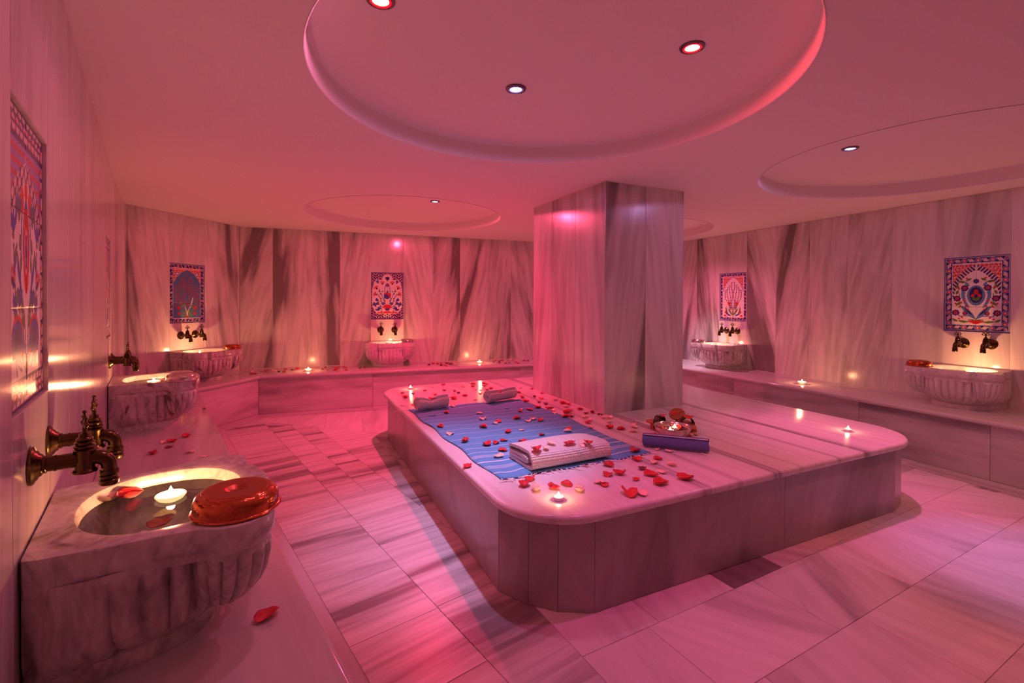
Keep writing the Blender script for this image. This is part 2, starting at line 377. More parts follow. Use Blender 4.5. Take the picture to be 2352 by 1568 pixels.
def tube(pts, radii, seg=12, closed=False, name='tube', caps=True):
    v = []; f = []; n = len(pts); pts = [Vector(p) for p in pts]
    if not hasattr(radii, '__len__'): radii = [radii] * n
    up = None
    for i in range(n):
        a = pts[(i - 1) % n] if (closed or i > 0) else pts[i]; b = pts[(i + 1) % n] if (closed or i < n - 1) else pts[i]
        t = (b - a).normalized()
        if up is None:
            up = t.orthogonal().normalized()
        up = (up - t * up.dot(t)).normalized(); w = t.cross(up)
        for k in range(seg):
            an = 2 * PI * k / seg
            v.append(pts[i] + (up * math.cos(an) + w * math.sin(an)) * radii[i])
    m = n if closed else n - 1
    for i in range(m):
        for k in range(seg):
            a = i * seg + k; b = i * seg + (k + 1) % seg; c = ((i + 1) % n) * seg + (k + 1) % seg; d = ((i + 1) % n) * seg + k
            f.append((a, b, c, d))
    if caps and not closed: f += [tuple(range(seg))[::-1], tuple(range((n - 1) * seg, n * seg))]
    me = mesh(name, v, f, True); fix(me)
    try: me.set_sharp_from_angle(angle=R(50))
    except Exception: pass
    return me
def join(name, meshes, mats=None):
    """join meshes (already in one frame) into one mesh"""
    bm = bmesh.new()
    for m in meshes: bm.from_mesh(m)
    me = bpy.data.meshes.new(name); bm.to_mesh(me); bm.free()
    for m in meshes: bpy.data.meshes.remove(m)
    try: me.set_sharp_from_angle(angle=R(45))
    except Exception: pass
    return me
def clip(poly, p, n):
    """keep the part of a convex polygon where (x-p).n <= 0"""
    out = []
    for i in range(len(poly)):
        a, b = poly[i], poly[(i + 1) % len(poly)]
        da, db = (a - p).dot(n), (b - p).dot(n)
        if da <= 0: out.append(a)
        if (da < 0 < db) or (db < 0 < da): out.append(a + (b - a) * (da / (da - db)))
    return out
def area(poly): return .5 * sum(poly[i].x * poly[(i + 1) % len(poly)].y - poly[(i + 1) % len(poly)].x * poly[i].y for i in range(len(poly)))

# ------------------------------------------------------------------ walls: backing + marble panels set on it
PANEL_T = .018
MZ0, MZ1 = 1.066, 1.716                      # the tile pictures' niches
MURALS = {'left': [(3.185, 3.600), (5.70, 6.14)], 'diag': [(.431, .867)], 'back': [(1.583, 2.026)], 'right': [(1.56, 2.0), (4.075, 4.518)]}
JOINTS = {
 'left': [0, .42, .84, 1.26, 1.66, 2.06, 2.43, 2.80, 3.185, 3.60, 4.006, 4.416, 4.834, 5.26, 5.70, 6.14, 6.56, 6.98, 7.443],
 'corner': [0, .337],
 'diag': [0, .175, .431, .867, 1.369],
 'back': [0, .370, .771, 1.186, 1.583, 2.026, 2.439, 2.836, 3.242, 3.630, 4.05, 4.46, 4.87, 5.28, 5.69, 6.061],
 'right': [0, .37, .76, 1.142, 1.56, 2.0, 2.421, 2.841, 3.252, 3.670, 4.075, 4.518, 4.94, 5.36, 5.78, 6.2, 6.62, 7.04, 7.46, 7.88, 8.3, 8.72, 9.14, 9.56, 9.788],
}
WALLS = {'left': WL, 'corner': WS, 'diag': WD, 'back': WB, 'right': WR}
for wn, W in WALLS.items():
    L = W.L
    w = struct(obj('wall_' + wn, box_me('wall', -L - .05, .05, -.12, -PANEL_T, -.05, C_Z + .05), M['grout'], None, (W.a.x, W.a.y, 0), W.ang + PI), 'wall faced with veined marble panels')
    js = JOINTS[wn]
    for i, (u0, u1) in enumerate(zip(js, js[1:])):
        u1 = min(u1, L)
        spans = [(S_Z + .002, C_Z)]
        for m0, m1 in MURALS.get(wn, []):
            if abs(m0 - u0) < .02: spans = [(S_Z + .002, MZ0), (MZ1, C_Z)]
        soft = wn == 'left' or (wn == 'right' and u0 > 3.6) or len(spans) == 2
        g = .0013
        for z0, z1 in spans:
            hw = (u1 - u0) / 2 - g
            p = obj('panel', box_me('panel', -hw, hw, -PANEL_T, 0, 0, z1 - z0 - g, .0018), M['panel_soft' if soft else 'panel'], w, (-(u0 + u1) / 2, 0, z0))
    gl = []
    for u in js[1:-1]: gl.append(box_me('g', -u - .0016, -u + .0016, -PANEL_T, -.0016, S_Z, C_Z))
    gl.append(box_me('g', -L, 0, -PANEL_T, .0, S_Z - .001, S_Z + .0045)) 
    obj('grout_lines', join('grout_lines', gl), M['caulk'], w)
    obj('ceiling_caulk', box_me('ceiling_caulk', -L, 0, -PANEL_T, .0, C_Z - .006, C_Z + .002), M['caulk'], w)
w = struct(obj('wall_rear', box_me('wall', -WE.L - .05, .05, -.12, 0, -.05, C_Z + .05), M['panel_soft'], None, (WE.a.x, WE.a.y, 0), WE.ang + PI), 'wall behind the viewer')

# ------------------------------------------------------------------ ceiling with four round recesses
DOMES = [(.18, 2.15), (2.83, 3.18), (-1.17, 5.2), (1.53, 6.2)]
DR = 1.035; DOME_Z = 2.36
room = [A0, A1, A2, A3, A4, A5]
cen = sum(room, Vector((0, 0))) / 6
bm = bmesh.new()
def loop(pts):
    vs = [bm.verts.new((p[0], p[1], C_Z)) for p in pts]; return [bm.edges.new((vs[i], vs[(i + 1) % len(vs)])) for i in range(len(vs))]
ed = loop([p + (p - cen).normalized() * .1 for p in room])
for c in DOMES: ed += loop([(c[0] + DR * math.cos(2 * PI * k / 96), c[1] + DR * math.sin(2 * PI * k / 96)) for k in range(96)])
bmesh.ops.triangle_fill(bm, edges=ed, use_beauty=True)
me = bpy.data.meshes.new('ceiling'); bm.to_mesh(me); bm.free()
ceiling = struct(obj('ceiling', me, M['plaster']), 'smooth plaster ceiling with round recesses')
for c in DOMES:
    h = DOME_Z - C_Z
    prof = [(DR + .004, -.003), (DR, .0), (DR - .004, h * .86)] + [(DR - .004 - .02 * (1 - math.cos(a)), h * .86 + h * .12 * math.sin(a)) for a in [R(x) for x in range(12, 91, 13)]] + [(DR - .2, h), (0, h + .004)]
    d = obj('recess', lathe(prof, 96, name='recess'), M['plaster'], ceiling, (c[0], c[1], C_Z))

# ------------------------------------------------------------------ floor tiles
floor = struct(obj('floor', prism_me('floor', [p + (p - cen).normalized() * .1 for p in room][::-1], -.06, -.004), M['tile_striped']), 'marble tiled floor')
def tile(poly, ang, mat, name='tile', ch=.0012, z1=0.0):
    if len(poly) < 3 or abs(area(poly)) < .0008: return
    if area(poly) < 0: poly = poly[::-1]
    c = sum(poly, Vector((0, 0))) / len(poly); ca, sa = math.cos(-ang), math.sin(-ang)
    loc = [Vector(((p.x - c.x) * ca - (p.y - c.y) * sa, (p.x - c.x) * sa + (p.y - c.y) * ca)) for p in poly]
    return obj(name, prism_me(name, loc, -.015, z1, .0011, ch), mat, floor, (c.x, c.y, 0), ang)
# inner edge of the border strips
TL, TD, TB, TR = .545, .615, .65, .652      # bench faces
def inside(poly):
    for W, t in ((WL, TL + .262), (WD, TD + .2), (WB, TB + .2), (WR, TR + .2), (WE, .02)):
        if len(poly) >= 3: poly = clip(poly, W.pt(0, t), -W.n)
    return poly
K = Vector((.0747, 1.8275)); DF = Vector((.9029, .4298)); DQ = Vector((-.4298, .9029)); PANG = math.atan2(DF.y, DF.x)
def loc_pq(v): v = Vector(v) - K; return v.dot(DF), v.dot(DQ)
def under(poly):   # wholly under the platform
    return all(.05 < loc_pq(p)[0] < 2.85 and .05 < loc_pq(p)[1] < 3.15 for p in poly)
bc0, bc1 = Vector((-2.38, 4.98)), Vector((-1.19, 4.61)); bcd = (bc1 - bc0).normalized(); bcn = Vector((-bcd.y, bcd.x))
if bcn.y < 0: bcn = -bcn
ab0 = Vector((.11, 1.99)); abd = Vector((math.cos(R(119.3)), math.sin(R(119.3)))); abn = Vector((abd.y, -abd.x))   # to the right
g = .0011
# zone A: rows parallel to the left wall
rowsA = [(.807, 1.185, [0, .55, 1.22, 1.86, 2.35, 2.87, 3.25, 3.62, 4.02, 4.72, 5.54, 6.27, 7.2, 8.2]),
         (1.185, 1.39, [5.02, 5.54, 6.2, 7.2]), (1.39, 1.58, [5.02, 5.7, 6.3, 7.2]),
         (1.185, 1.58, [0, .7, 1.5, 2.13, 2.87, 3.63, 4.30, 5.02]),
         (1.58, 1.96, [0, .8, 1.6, 2.3, 2.9, 3.7, 4.4, 5.1, 5.8, 6.5, 7.2])]
for t0, t1, us in rowsA:
    for u0, u1 in zip(us, us[1:]):
        q = [WL.pt(u0 + g, t0 + g), WL.pt(u1 - g, t0 + g), WL.pt(u1 - g, t1 - g), WL.pt(u0 + g, t1 - g)]
        q = inside(q)
        if len(q) >= 3: q = clip(q, bc0 - bcn * g, bcn)
        if len(q) >= 3: q = clip(q, ab0 - abn * g, abn)
        if len(q) >= 3 and not under(q): tile(q, math.atan2(WL.n.y, WL.n.x), M['tile_striped'])
# zone B: rows at 28.8 degrees
bs = Vector((math.cos(R(28.8)), math.sin(R(28.8)))); bn = Vector((-bs.y, bs.x))
rowsB = [(-.9, -.52, [-2, -1.3, -.7, 0, .7, 1.4, 2.1, 2.8, 3.5, 4.2, 4.9, 5.6]), (-.52, -.14, [-2, -1.2, -.5, .2, .9, 1.6, 2.3, 3.0, 3.7, 4.4, 5.1, 5.8]),
         (-.14, .24, [-1.4, -.8, -.1, .55, 1.2, 1.9, 2.6, 3.3, 4.0, 4.7, 5.4]), (.24, .62, [-1.4, -.6, .1, .7, 1.3, 1.85, 2.5, 3.15, 3.8, 4.5, 5.2]),
         (.62, .9985, [-1.4, -.5, .2, .9, 1.56, 2.214, 3.18, 3.86, 4.5, 5.2]), (.9985, 1.377, [-1.4, -.2, .3, .78, 1.387, 2.05, 2.667, 3.27, 3.87, 4.5]),
         (1.377, 1.71, [.2, 1.0, 1.45, 1.92, 2.287, 2.9, 3.45, 4.0, 4.6]), (1.71, 2.08, [3.2, 3.75, 4.4, 5.0]), (2.08, 2.46, [3.0, 3.6, 4.2, 4.8]),
         (2.46, 2.84, [2.8, 3.5, 4.2, 4.8]), (2.84, 3.22, [2.8, 3.4, 4.1, 4.8]), (3.22, 3.6, [2.6, 3.3, 4.0]), (3.6, 3.98, [2.6, 3.2, 3.9]), (3.98, 4.4, [2.4, 3.1, 3.8]), (4.4, 4.8, [2.2, 2.9, 3.6]), (4.8, 5.2, [2.0, 2.7, 3.4])]
for c0, c1, ss in rowsB:
    for s0, s1 in zip(ss, ss[1:]):
        q = [bs * a + bn * b for a, b in ((s0 + g, c0 + g), (s1 - g, c0 + g), (s1 - g, c1 - g), (s0 + g, c1 - g))]
        q = inside(q)
        if len(q) >= 3: q = clip(q, ab0 + abn * g, -abn)
        if len(q) >= 3 and not under(q):
            dark = abs(s0 - 1.92) < .01 and abs(c0 - 1.377) < .01
            tile(q, math.atan2(bs.y, bs.x), M['tile_dark' if dark else 'tile_soft'])
# zone C: along the far bench, left of the pillar
cd = bcd; ca_ = math.atan2(cd.y, cd.x)
p0 = Vector((-2.38, 4.98))
for k in range(-2, 9):
    cx0, cx1 = k * .465, (k + 1) * .465
    wv = Vector((math.cos(R(108.8)), math.sin(R(108.8))))
    a, b = p0 + cd * (cx0 + g) + bcn * g, p0 + cd * (cx1 - g) + bcn * g
    q = inside([a, b, b + wv * 1.6, a + wv * 1.6])
    if len(q) >= 3: q = clip(q, K + DF * 3.0, DF)
    if len(q) >= 3 and not under(q): tile(q, ca_, M['tile_soft'])
# border strips at the foot of the benches
def strip(W, t0, t1, us, lim):
    for u0, u1 in zip(us, us[1:]):
        q = [W.pt(u0 + g, t0), W.pt(u1 - g, t0), W.pt(u1 - g, t1 - .002), W.pt(u0 + g, t1 - .002)]
        for W2, t2 in lim:
            # mitre against the neighbour: stay on our side of the line through both corners
            c0 = corner(W, t0, W2, t2[0]); c1 = corner(W, t1, W2, t2[1]); d = (c1 - c0).normalized(); nn = Vector((d.y, -d.x))
            mid = W.pt(W.L / 2, t0)
            if (mid - c0).dot(nn) > 0: nn = -nn
            if len(q) >= 3: q = clip(q, c0 - nn * .0011, nn)
        if len(q) >= 3: tile(q, math.atan2(W.d.y, W.d.x), M['bench_top'], 'border_strip', z1=.004)
strip(WL, TL, TL + .262, [.5, 1.9, 3.3, 4.7, 6.1, 7.6], [(WD, (TD, TD + .2))])
strip(WD, TD, TD + .2, [-1, 2], [(WL, (TL, TL + .262)), (WB, (TB, TB + .2))])
strip(WB, TB, TB + .2, [0, 1.57, 3.1, 4.6, 6.1], [(WD, (TD, TD + .2)), (WR, (TR, TR + .2))])
strip(WR, TR, TR + .2, [0, 1.7, 3.0, 4.2, 5.4, 6.6, 7.8, 9.2], [(WB, (TB, TB + .2))])

# ------------------------------------------------------------------ benches
def slab_me(name, pts, z0, z1, nose, r=.014):
    """slab over outline pts; 'nose' = indices i of the sides i,i+1 that get a rounded edge"""
    bm = bmesh.new(); n = len(pts)
    lo = [bm.verts.new((p[0], p[1], z0)) for p in pts]; hi = [bm.verts.new((p[0], p[1], z1)) for p in pts]
    bm.faces.new(lo[::-1]); bm.faces.new(hi)
    for i in range(n): bm.faces.new((lo[i], lo[(i + 1) % n], hi[(i + 1) % n], hi[i]))
    bm.edges.ensure_lookup_table(); es = []
    for i in nose:
        j = (i + 1) % n
        for ring in (lo, hi):
            e = bm.edges.get((ring[i], ring[j])); es.append(e)
    bmesh.ops.recalc_face_normals(bm, faces=bm.faces)
    if es: bmesh.ops.bevel(bm, geom=es, offset=r, segments=4, profile=.5, affect='EDGES')
    me = bpy.data.meshes.new(name); bm.to_mesh(me); bm.free()
    me.shade_smooth(); me.set_sharp_from_angle(angle=R(35))
    return me
OV = .033
def bench(W, label, tf, polys, fronts):
    t = thing('marble_bench', label, 'bench', (W.a.x, W.a.y, 0), W.ang + PI)
    def lo(v): v = v - W.a; return (-v.dot(W.d), v.dot(W.n))
    for pts, nose in polys:
        q = [lo(p) for p in pts]; c = (sum(p[0] for p in q) / len(q), sum(p[1] for p in q) / len(q))
        q = [(p[0] - c[0], p[1] - c[1]) for p in q]
        obj('seat_slab', slab_me('seat_slab', q, BT_Z, S_Z, nose), M['bench_top'], t, (c[0], c[1], 0))
    for u0, u1 in fronts:
        hw = (u1 - u0) / 2 - .0012
        obj('front_panel', box_me('front_panel', -hw, hw, -.02, 0, .0045, BT_Z - .001, .0015), M['bench_front'], t, (-(u0 + u1) / 2, tf, 0))
    return t
GP = .0012
def seat(W, u0, u1, tf): return ([W.pt(u0 + GP, .002), W.pt(u1 - GP, .002), W.pt(u1 - GP, tf + OV), W.pt(u0 + GP, tf + OV)], [2])
cLD = corner(WL, TL + OV, WD, TD + OV); cDB = corner(WD, TD + OV, WB, TB + OV); cBR = corner(WB, TB + OV, WR, TR + OV)
pLD = corner(WL, TL, WD, TD); pDB = corner(WD, TD, WB, TB); pBR = corner(WB, TB, WR, TR)
uL = (cLD - WL.a).dot(WL.d)
def ua(W, p): return (p - W.a).dot(W.d)
us = [.75, 2.62, 4.2, 5.42]
bench(WL, 'near marble wall bench on the left that carries two of the basins', TL,
      [seat(WL, a, b, TL) for a, b in zip(us, us[1:])] + [([WL.pt(5.42 + GP, .002), A1 + (cLD - A1).normalized() * .003 - WL.d * GP, cLD - WL.d * GP, WL.pt(5.42 + GP, TL + OV)], [2])],
      [(.75, 2.2), (2.2, 3.6), (3.6, 5.0), (5.0, ua(WL, pLD))])
bench(WD, 'short diagonal marble bench in the far left corner', TD,
      [([A1 + WL.d * .002 + WL.n * .002, A2 + WD.n * .002, A3 + WD.n * .002 - WD.d * .002, cDB - WD.d * .001, cLD + WD.d * .001], [3])],
      [(ua(WD, pLD), ua(WD, pDB))])
us = [0, 1.866, 2.665, 4.3, ua(WB, cBR)]
ps = [([A3 + WB.d * .002 + WB.n * .002, WB.pt(1.866 - GP, .002), WB.pt(1.866 - GP, TB + OV), cDB + WB.d * .001], [2]), seat(WB, 1.866, 2.665, TB), seat(WB, 2.665, 4.3, TB),
      ([WB.pt(4.3 + GP, .002), A4 - WB.d * .002 + WB.n * .002, cBR - WB.d * .001, WB.pt(4.3 + GP, TB + OV)], [2])]
bench(WB, 'long marble bench along the far wall with candles and petals', TB, ps, [(ua(WB, pDB), 1.5713), (1.5713, 3.5396), (3.5396, 4.9), (4.9, ua(WB, pBR))])
ps = [([A4 + WR.d * .002 + WR.n * .002, WR.pt(1.35 - GP, .002), WR.pt(1.35 - GP, TR + OV), cBR + WR.d * .001], [2])] + [seat(WR, a, b, TR) for a, b in ((1.35, 3.144), (3.144, 5.1), (5.1, 7.0), (7.0, 8.9))]
bench(WR, 'long marble bench along the right wall behind the platform', TR, ps, [(ua(WR, pBR), 1.8024), (1.8024, 2.3758), (2.3758, 3.75), (3.75, 4.651), (4.651, 6.0), (6.0, 7.4), (7.4, 8.9)])

# ------------------------------------------------------------------ platform (belly stone) and pillar, in the platform's own frame
PP, PQ = 2.926, 3.22
plat = thing('marble_platform', 'raised marble platform with rounded corners in the middle of the room', 'platform', (K.x, K.y, 0), PANG)
def arcpts(cx, cy_, r, a0, a1, n): return [Vector((cx + r * math.cos(R(a0 + (a1 - a0) * k / n)), cy_ + r * math.sin(R(a0 + (a1 - a0) * k / n)))) for k in range(n + 1)]
rf, rr_ = .306, .34
side = [Vector((0, rf)), Vector((.0778, .165)), Vector((.1695, .0716)), Vector((rf, 0)), Vector((1.526, 0)), Vector((PP - rr_, 0))] + arcpts(PP - rr_, rr_, rr_, -90, 0, 3)[1:] + [Vector((PP, 1.6))] + \
       arcpts(PP - rr_, PQ - rr_, rr_, 0, 90, 3) + [Vector((1.5, PQ))] + arcpts(rf, PQ - rf, rf, 90, 180, 3) + [Vector((0, 2.17))]
for i in range(len(side)):
    a, b = side[i], side[(i + 1) % len(side)]; d = (b - a); L_ = d.length; d.normalize(); c = (a + b) / 2
    obj('side_panel', box_me('side_panel', -L_ / 2 + .001, L_ / 2 - .001, 0, .02, .001, PT_Z - .001, .0012), M['plat_side'], plat, (c.x, c.y, 0), 0).matrix_local = \
        Matrix.Translation((c.x, c.y, 0)) @ Matrix.Rotation(math.atan2(d.y, d.x) + PI, 4, 'Z') @ Matrix.Translation((0, -.02, 0))
ov = .032
outl = arcpts(rf, rf, rf + ov, 180, 270, 12) + arcpts(PP - rr_, rr_, rr_ + ov, -90, 0, 12) + arcpts(PP - rr_, PQ - rr_, rr_ + ov, 0, 90, 12) + arcpts(rf, PQ - rf, rf + ov, 90, 180, 12)
def slab_piece(x0, x1, y0, y1):
    q = [v.copy() for v in outl]
    q = clip(q, Vector((x0, 0)), Vector((-1, 0))); q = clip(q, Vector((x1, 0)), Vector((1, 0)))
    q = clip(q, Vector((0, y0)), Vector((0, -1))); q = clip(q, Vector((0, y1)), Vector((0, 1)))
    nose = []
    for i in range(len(q)):
        a, b = q[i], q[(i + 1) % len(q)]
        on = lambda v, w: (abs(a.x - v) < 1e-5 and abs(b.x - v) < 1e-5) if w == 'x' else (abs(a.y - v) < 1e-5 and abs(b.y - v) < 1e-5)
        if not (on(x0, 'x') or on(x1, 'x') or on(y0, 'y') or on(y1, 'y')): nose.append(i)
    return slab_me('top_slab', q, PT_Z, P_Z, nose, .0155)
GG = .0008
for x0, x1, y0, y1 in ((-9, .93 - GG, -9, 9), (.93 + GG, 1.439 - GG, -9, 9), (1.439 + GG, 9, -9, 2.66 - GG), (1.439 + GG, 9, 2.66 + GG, 9)):
    obj('top_slab', slab_piece(x0, x1, y0, y1), M['slab'], plat)
pillar = struct(obj('trim_1', box_me('pillar_core', 1.375, 2.159, 1.37, 2.52, P_Z, C_Z), M['grout'], None, (K.x, K.y, 0), PANG), 'square marble clad pillar on the platform')
def pil_panel(a, b):
    d = b - a; L_ = d.length; d.normalize(); c = (a + b) / 2
    o = obj('panel', box_me('panel', -L_ / 2 + .001, L_ / 2 - .001, 0, .016, 0, C_Z - P_Z - .006, .0016), M['pillar'], pillar)
    o.matrix_local = Matrix.Translation((c.x, c.y, P_Z + .004)) @ Matrix.Rotation(math.atan2(d.y, d.x) + PI, 4, 'Z') @ Matrix.Translation((0, -.016, 0))
x0, x1, y0, y1 = 1.361, 2.173, 1.356, 2.534
V2 = lambda x, y: Vector((x, y))
for a, b in ((V2(x0, y1), V2(x0, 2.17)), (V2(x0, 2.17), V2(x0, 1.782)), (V2(x0, 1.782), V2(x0, y0)), (V2(x0, y0), V2(1.762, y0)), (V2(1.762, y0), V2(x1, y0)),
             (V2(x1, y0), V2(x1, 1.75)), (V2(x1, 1.75), V2(x1, 2.14)), (V2(x1, 2.14), V2(x1, y1)), (V2(x1, y1), V2(1.76, y1)), (V2(1.76, y1), V2(x0, y1))): pil_panel(a, b)

obj('caulk', box_me('caulk', x0 - .003, x1 + .003, y0 - .003, y1 + .003, P_Z - .001, P_Z + .0045), M['caulk'], pillar)
obj('caulk', box_me('caulk', x0 - .003, x1 + .003, y0 - .003, y1 + .003, C_Z - .006, C_Z + .001), M['caulk'], pillar)

# ------------------------------------------------------------------ painted tile pictures
GX, GY = 120, 180
class Cv:
    def __init__(s, bg):
        x = (np.arange(GX + 1) / GX * 2 - 1); y = np.arange(GY + 1) / GY * 2.955
        s.X, s.Y = np.meshgrid(x, y); s.A = np.abs(s.X); s.c = np.empty(s.X.shape + (3,)); s.c[:] = bg
    def xy(s, sym): return (s.A if sym else s.X), s.Y
    def put(s, m, col): s.c[m] = col
    def ell(s, x, y, rx, ry=None, rot=0, col=(0, 0, 0), sym=True, clipm=None):
        ry = ry or rx; X, Y = s.xy(sym); ca, sa = math.cos(rot), math.sin(rot); dx, dy = X - x, Y - y
        u, v = dx * ca + dy * sa, -dx * sa + dy * ca; m = (u / rx) ** 2 + (v / ry) ** 2 < 1
        if clipm is not None: m &= clipm
        s.put(m, col)
    def leaf(s, x, y, l, w, rot, col, sym=True):
        X, Y = s.xy(sym); ca, sa = math.cos(rot), math.sin(rot); dx, dy = X - x, Y - y
        u, v = (dx * ca + dy * sa) / l, -dx * sa + dy * ca
        m = (u > 0) & (u < 1) & (np.abs(v + .25 * w * np.sin(u * PI)) < w * np.sin(np.clip(u, 0, 1) * PI) ** .8); s.put(m, col)
    def line(s, pts, w, col, sym=True):
        X, Y = s.xy(sym); best = np.full(X.shape, 9.)
        for (x0, y0), (x1, y1) in zip(pts, pts[1:]):
            dx, dy = x1 - x0, y1 - y0; L2 = dx * dx + dy * dy + 1e-9
            k = np.clip(((X - x0) * dx + (Y - y0) * dy) / L2, 0, 1)
            best = np.minimum(best, (X - x0 - k * dx) ** 2 + (Y - y0 - k * dy) ** 2)
        s.put(best < w * w, col)
    def rose(s, x, y, r, c1, c2, c3=None, n=8, sym=True):
        X, Y = s.xy(sym); dx, dy = X - x, Y - y; d = np.hypot(dx, dy); an = np.arctan2(dy, dx)
        s.put(d < r * (.85 + .2 * np.abs(np.cos(an * n / 2))), c1); s.put(d < r * .55, c2)
        if c3 is not None: s.put(d < r * .25, c3)
    def carn(s, x, y, r, rot, col, col2, sym=True):   # carnation: toothed fan with a calyx
        X, Y = s.xy(sym); dx, dy = X - x, Y - y; d = np.hypot(dx, dy); an = np.arctan2(dy, dx) - rot
        an = (an + PI) % (2 * PI) - PI
        s.put((d < r * (.86 + .14 * np.cos(an * 14))) & (np.abs(an) < 1.15), col)
        s.put((d < r * .62) & (np.abs(an) < .9) & (np.cos(an * 14) > .3), col2)
        s.ell(x + .0, y, r * .26, r * .26, 0, NAVY, sym)
    def tulip(s, x, y, r, rot, col, sym=True):
        for k in (-.45, 0, .45): s.leaf(x, y, r * 1.5, r * .3, rot + k, col, sym)
        s.ell(x, y, r * .3, r * .3, 0, GREEN, sym)
WH = np.array((.80, .76, .74)); NAVY = np.array((.018, .02, .15)); COB = np.array((.05, .09, .42)); TURQ = np.array((.10, .24, .48)); RD = np.array((.62, .02, .02))
GREEN = np.array((.10, .22, .04)); LILAC = np.array((.16, .16, .42)); PK = np.array((.75, .5, .48))
def border(c, w, bg=NAVY, step=.23, leafy=False, e=.045):
    X, Y = c.X, c.Y; H = 2.955
    dx = 1 - np.abs(X); dy = np.minimum(Y, H - Y); d = np.minimum(dx, dy)
    c.put(d < w, bg); 
    vert = dx < dy
    al = np.where(vert, Y, X + 20.0); ac = np.where(vert, dx, dy) - (w + e) / 2
    ph = (al % step) / step - .5; k = np.floor(al / step).astype(int)
    m = (d > e) & (d < w)
    odd = k % 2 == 0
    r = np.hypot(ph * step, ac)
    if leafy:
        for off in (-.26, 0, .26):
            u = (ph - off) * step * .8 + ac * .9; v = (ph - off) * step * .9 - ac * .8
            c.put(m & odd & ((u / .10) ** 2 + (v / .026) ** 2 < 1), WH); c.put(m & odd & ((u / .07) ** 2 + (v / .009) ** 2 < 1), RD)
    else:
        u = ph * step + ac * .9; v = ph * step * .9 - ac
        c.put(m & odd & (np.abs(v - .03 * np.sin(u * 40)) < .022) & (np.abs(u) < .12), PK)
        c.put(m & odd & (np.hypot(u, v) < .02), RD)
    c.put(m & ~odd & (r < (w - e) * .44), TURQ * 1.3); c.put(m & ~odd & (r < (w - e) * .3), RD); c.put(m & ~odd & (r < (w - e) * .12), WH)
    c.put(d < e, LILAC); c.put((d < w + .012) & (d > w - .012), WH); c.put((d < e + .012) & (d > e - .01), WH * .8)
def arch(c, x0, ybase, ytop, col_sp, pointed=1.0, edge=WH, ripple=.0):
    """fill outside the pointed arch with the spandrel colour; returns the inside mask"""
    X, Y = c.A, c.Y; k = np.clip((Y - ybase) / (ytop - ybase), 0, 1)
    half = x0 * (1 - k ** (1.6 * pointed)) ** .75 + ripple * np.sin(Y * 26) * (k > 0) * (k < .97)
    ins = (X < half) & (Y < ytop)
    sp = (X < x0 + .01) & (Y > ybase) & ~ins
    m = sp & (Y < 2.955 - .2)
    c.put(m, col_sp)
    for f, o in ((23, 0), (31, 1.3)):
        c.put(m & (np.abs(np.sin(X * f + 2.2 * np.sin(Y * 9 + o)) * np.cos(Y * f * .8 + o)) < .16), PK)
    c.put(m & (np.abs(X - half) < .022), edge)
    return ins
def mural6():
    c = Cv(WH); i = arch(c, .72, 1.55, 2.62, RD * .9); 
    X, Y = c.A, c.Y
    border(c, .27, leafy=True, step=.21)
    k = np.clip((Y - 1.35) / 1.05, 0, 1); half = .66 * (1 - k ** 1.7) ** .7; half2 = .9 * (1 - np.clip((Y - 1.3) / 1.33, 0, 1) ** 1.7) ** .7
    band = (X > half) & (X < half2) & (Y > 1.3) & (X < .73) & (Y < 2.7)
    c.put(band, NAVY); c.put(band & (np.sin((X * 1.2 - Y) * 38) > .2), PK); c.put(band & (np.abs(X - half) < .02), WH)
    c.line([(0, .5), (.3, .75), (.52, 1.1), (.5, 1.5)], .016, GREEN); c.line([(0, .5), (.2, .62), (.5, .6), (.62, .8)], .016, COB)
    for y in np.linspace(.95, 1.8, 9):  # feathered medallion rim
        c.leaf(.2 + .12 * math.sin((y - .95) * 3.7), y, .2, .05, .9, TURQ)
    c.leaf(.02, .55, .62, .085, .85, TURQ); c.leaf(.08, .62, .45, .03, .9, NAVY)
    c.ell(0, 1.42, .27, .40, 0, TURQ); c.ell(0, 1.44, .20, .31, 0, NAVY); c.leaf(0, 1.2, .2, .05, 1.1, GREEN); c.ell(0, 1.56, .06, .1, 0, RD); c.ell(.1, 1.42, .05, .07, .5, RD)
    for x, y in ((.34, 1.72), (.58, 1.3), (.62, .74)): c.rose(x, y, .12, NAVY, RD, COB)
    c.rose(0, 1.98, .09, NAVY, COB); c.rose(.33, .72, .08, NAVY, RD)
    for x, y, a, l in ((.3, 1.95, .2, .25), (.5, 1.65, 1.2, .25), (.62, 1.0, 2.4, .28), (.2, .38, .1, .35), (.55, .4, .5, .2), (.14, 2.1, -.5, .2), (.6, 1.45, 1.9, .2)): c.leaf(x, y, l, .045, a, GREEN)
    for x, y in ((.28, 2.1), (.55, 1.75), (.5, .98), (.3, 1.0), (.24, .88), (.42, .55), (.45, 1.12), (.62, 1.1), (.36, 1.22), (.52, .5)): c.ell(x, y, .04, .035, 0, RD)
    c.ell(0, .42, .24, .09, 0, RD, clipm=c.Y < .44); c.ell(0, .33, .1, .035, 0, RD); c.line([(.0, .45), (.2, .47)], .02, GREEN)
    return c
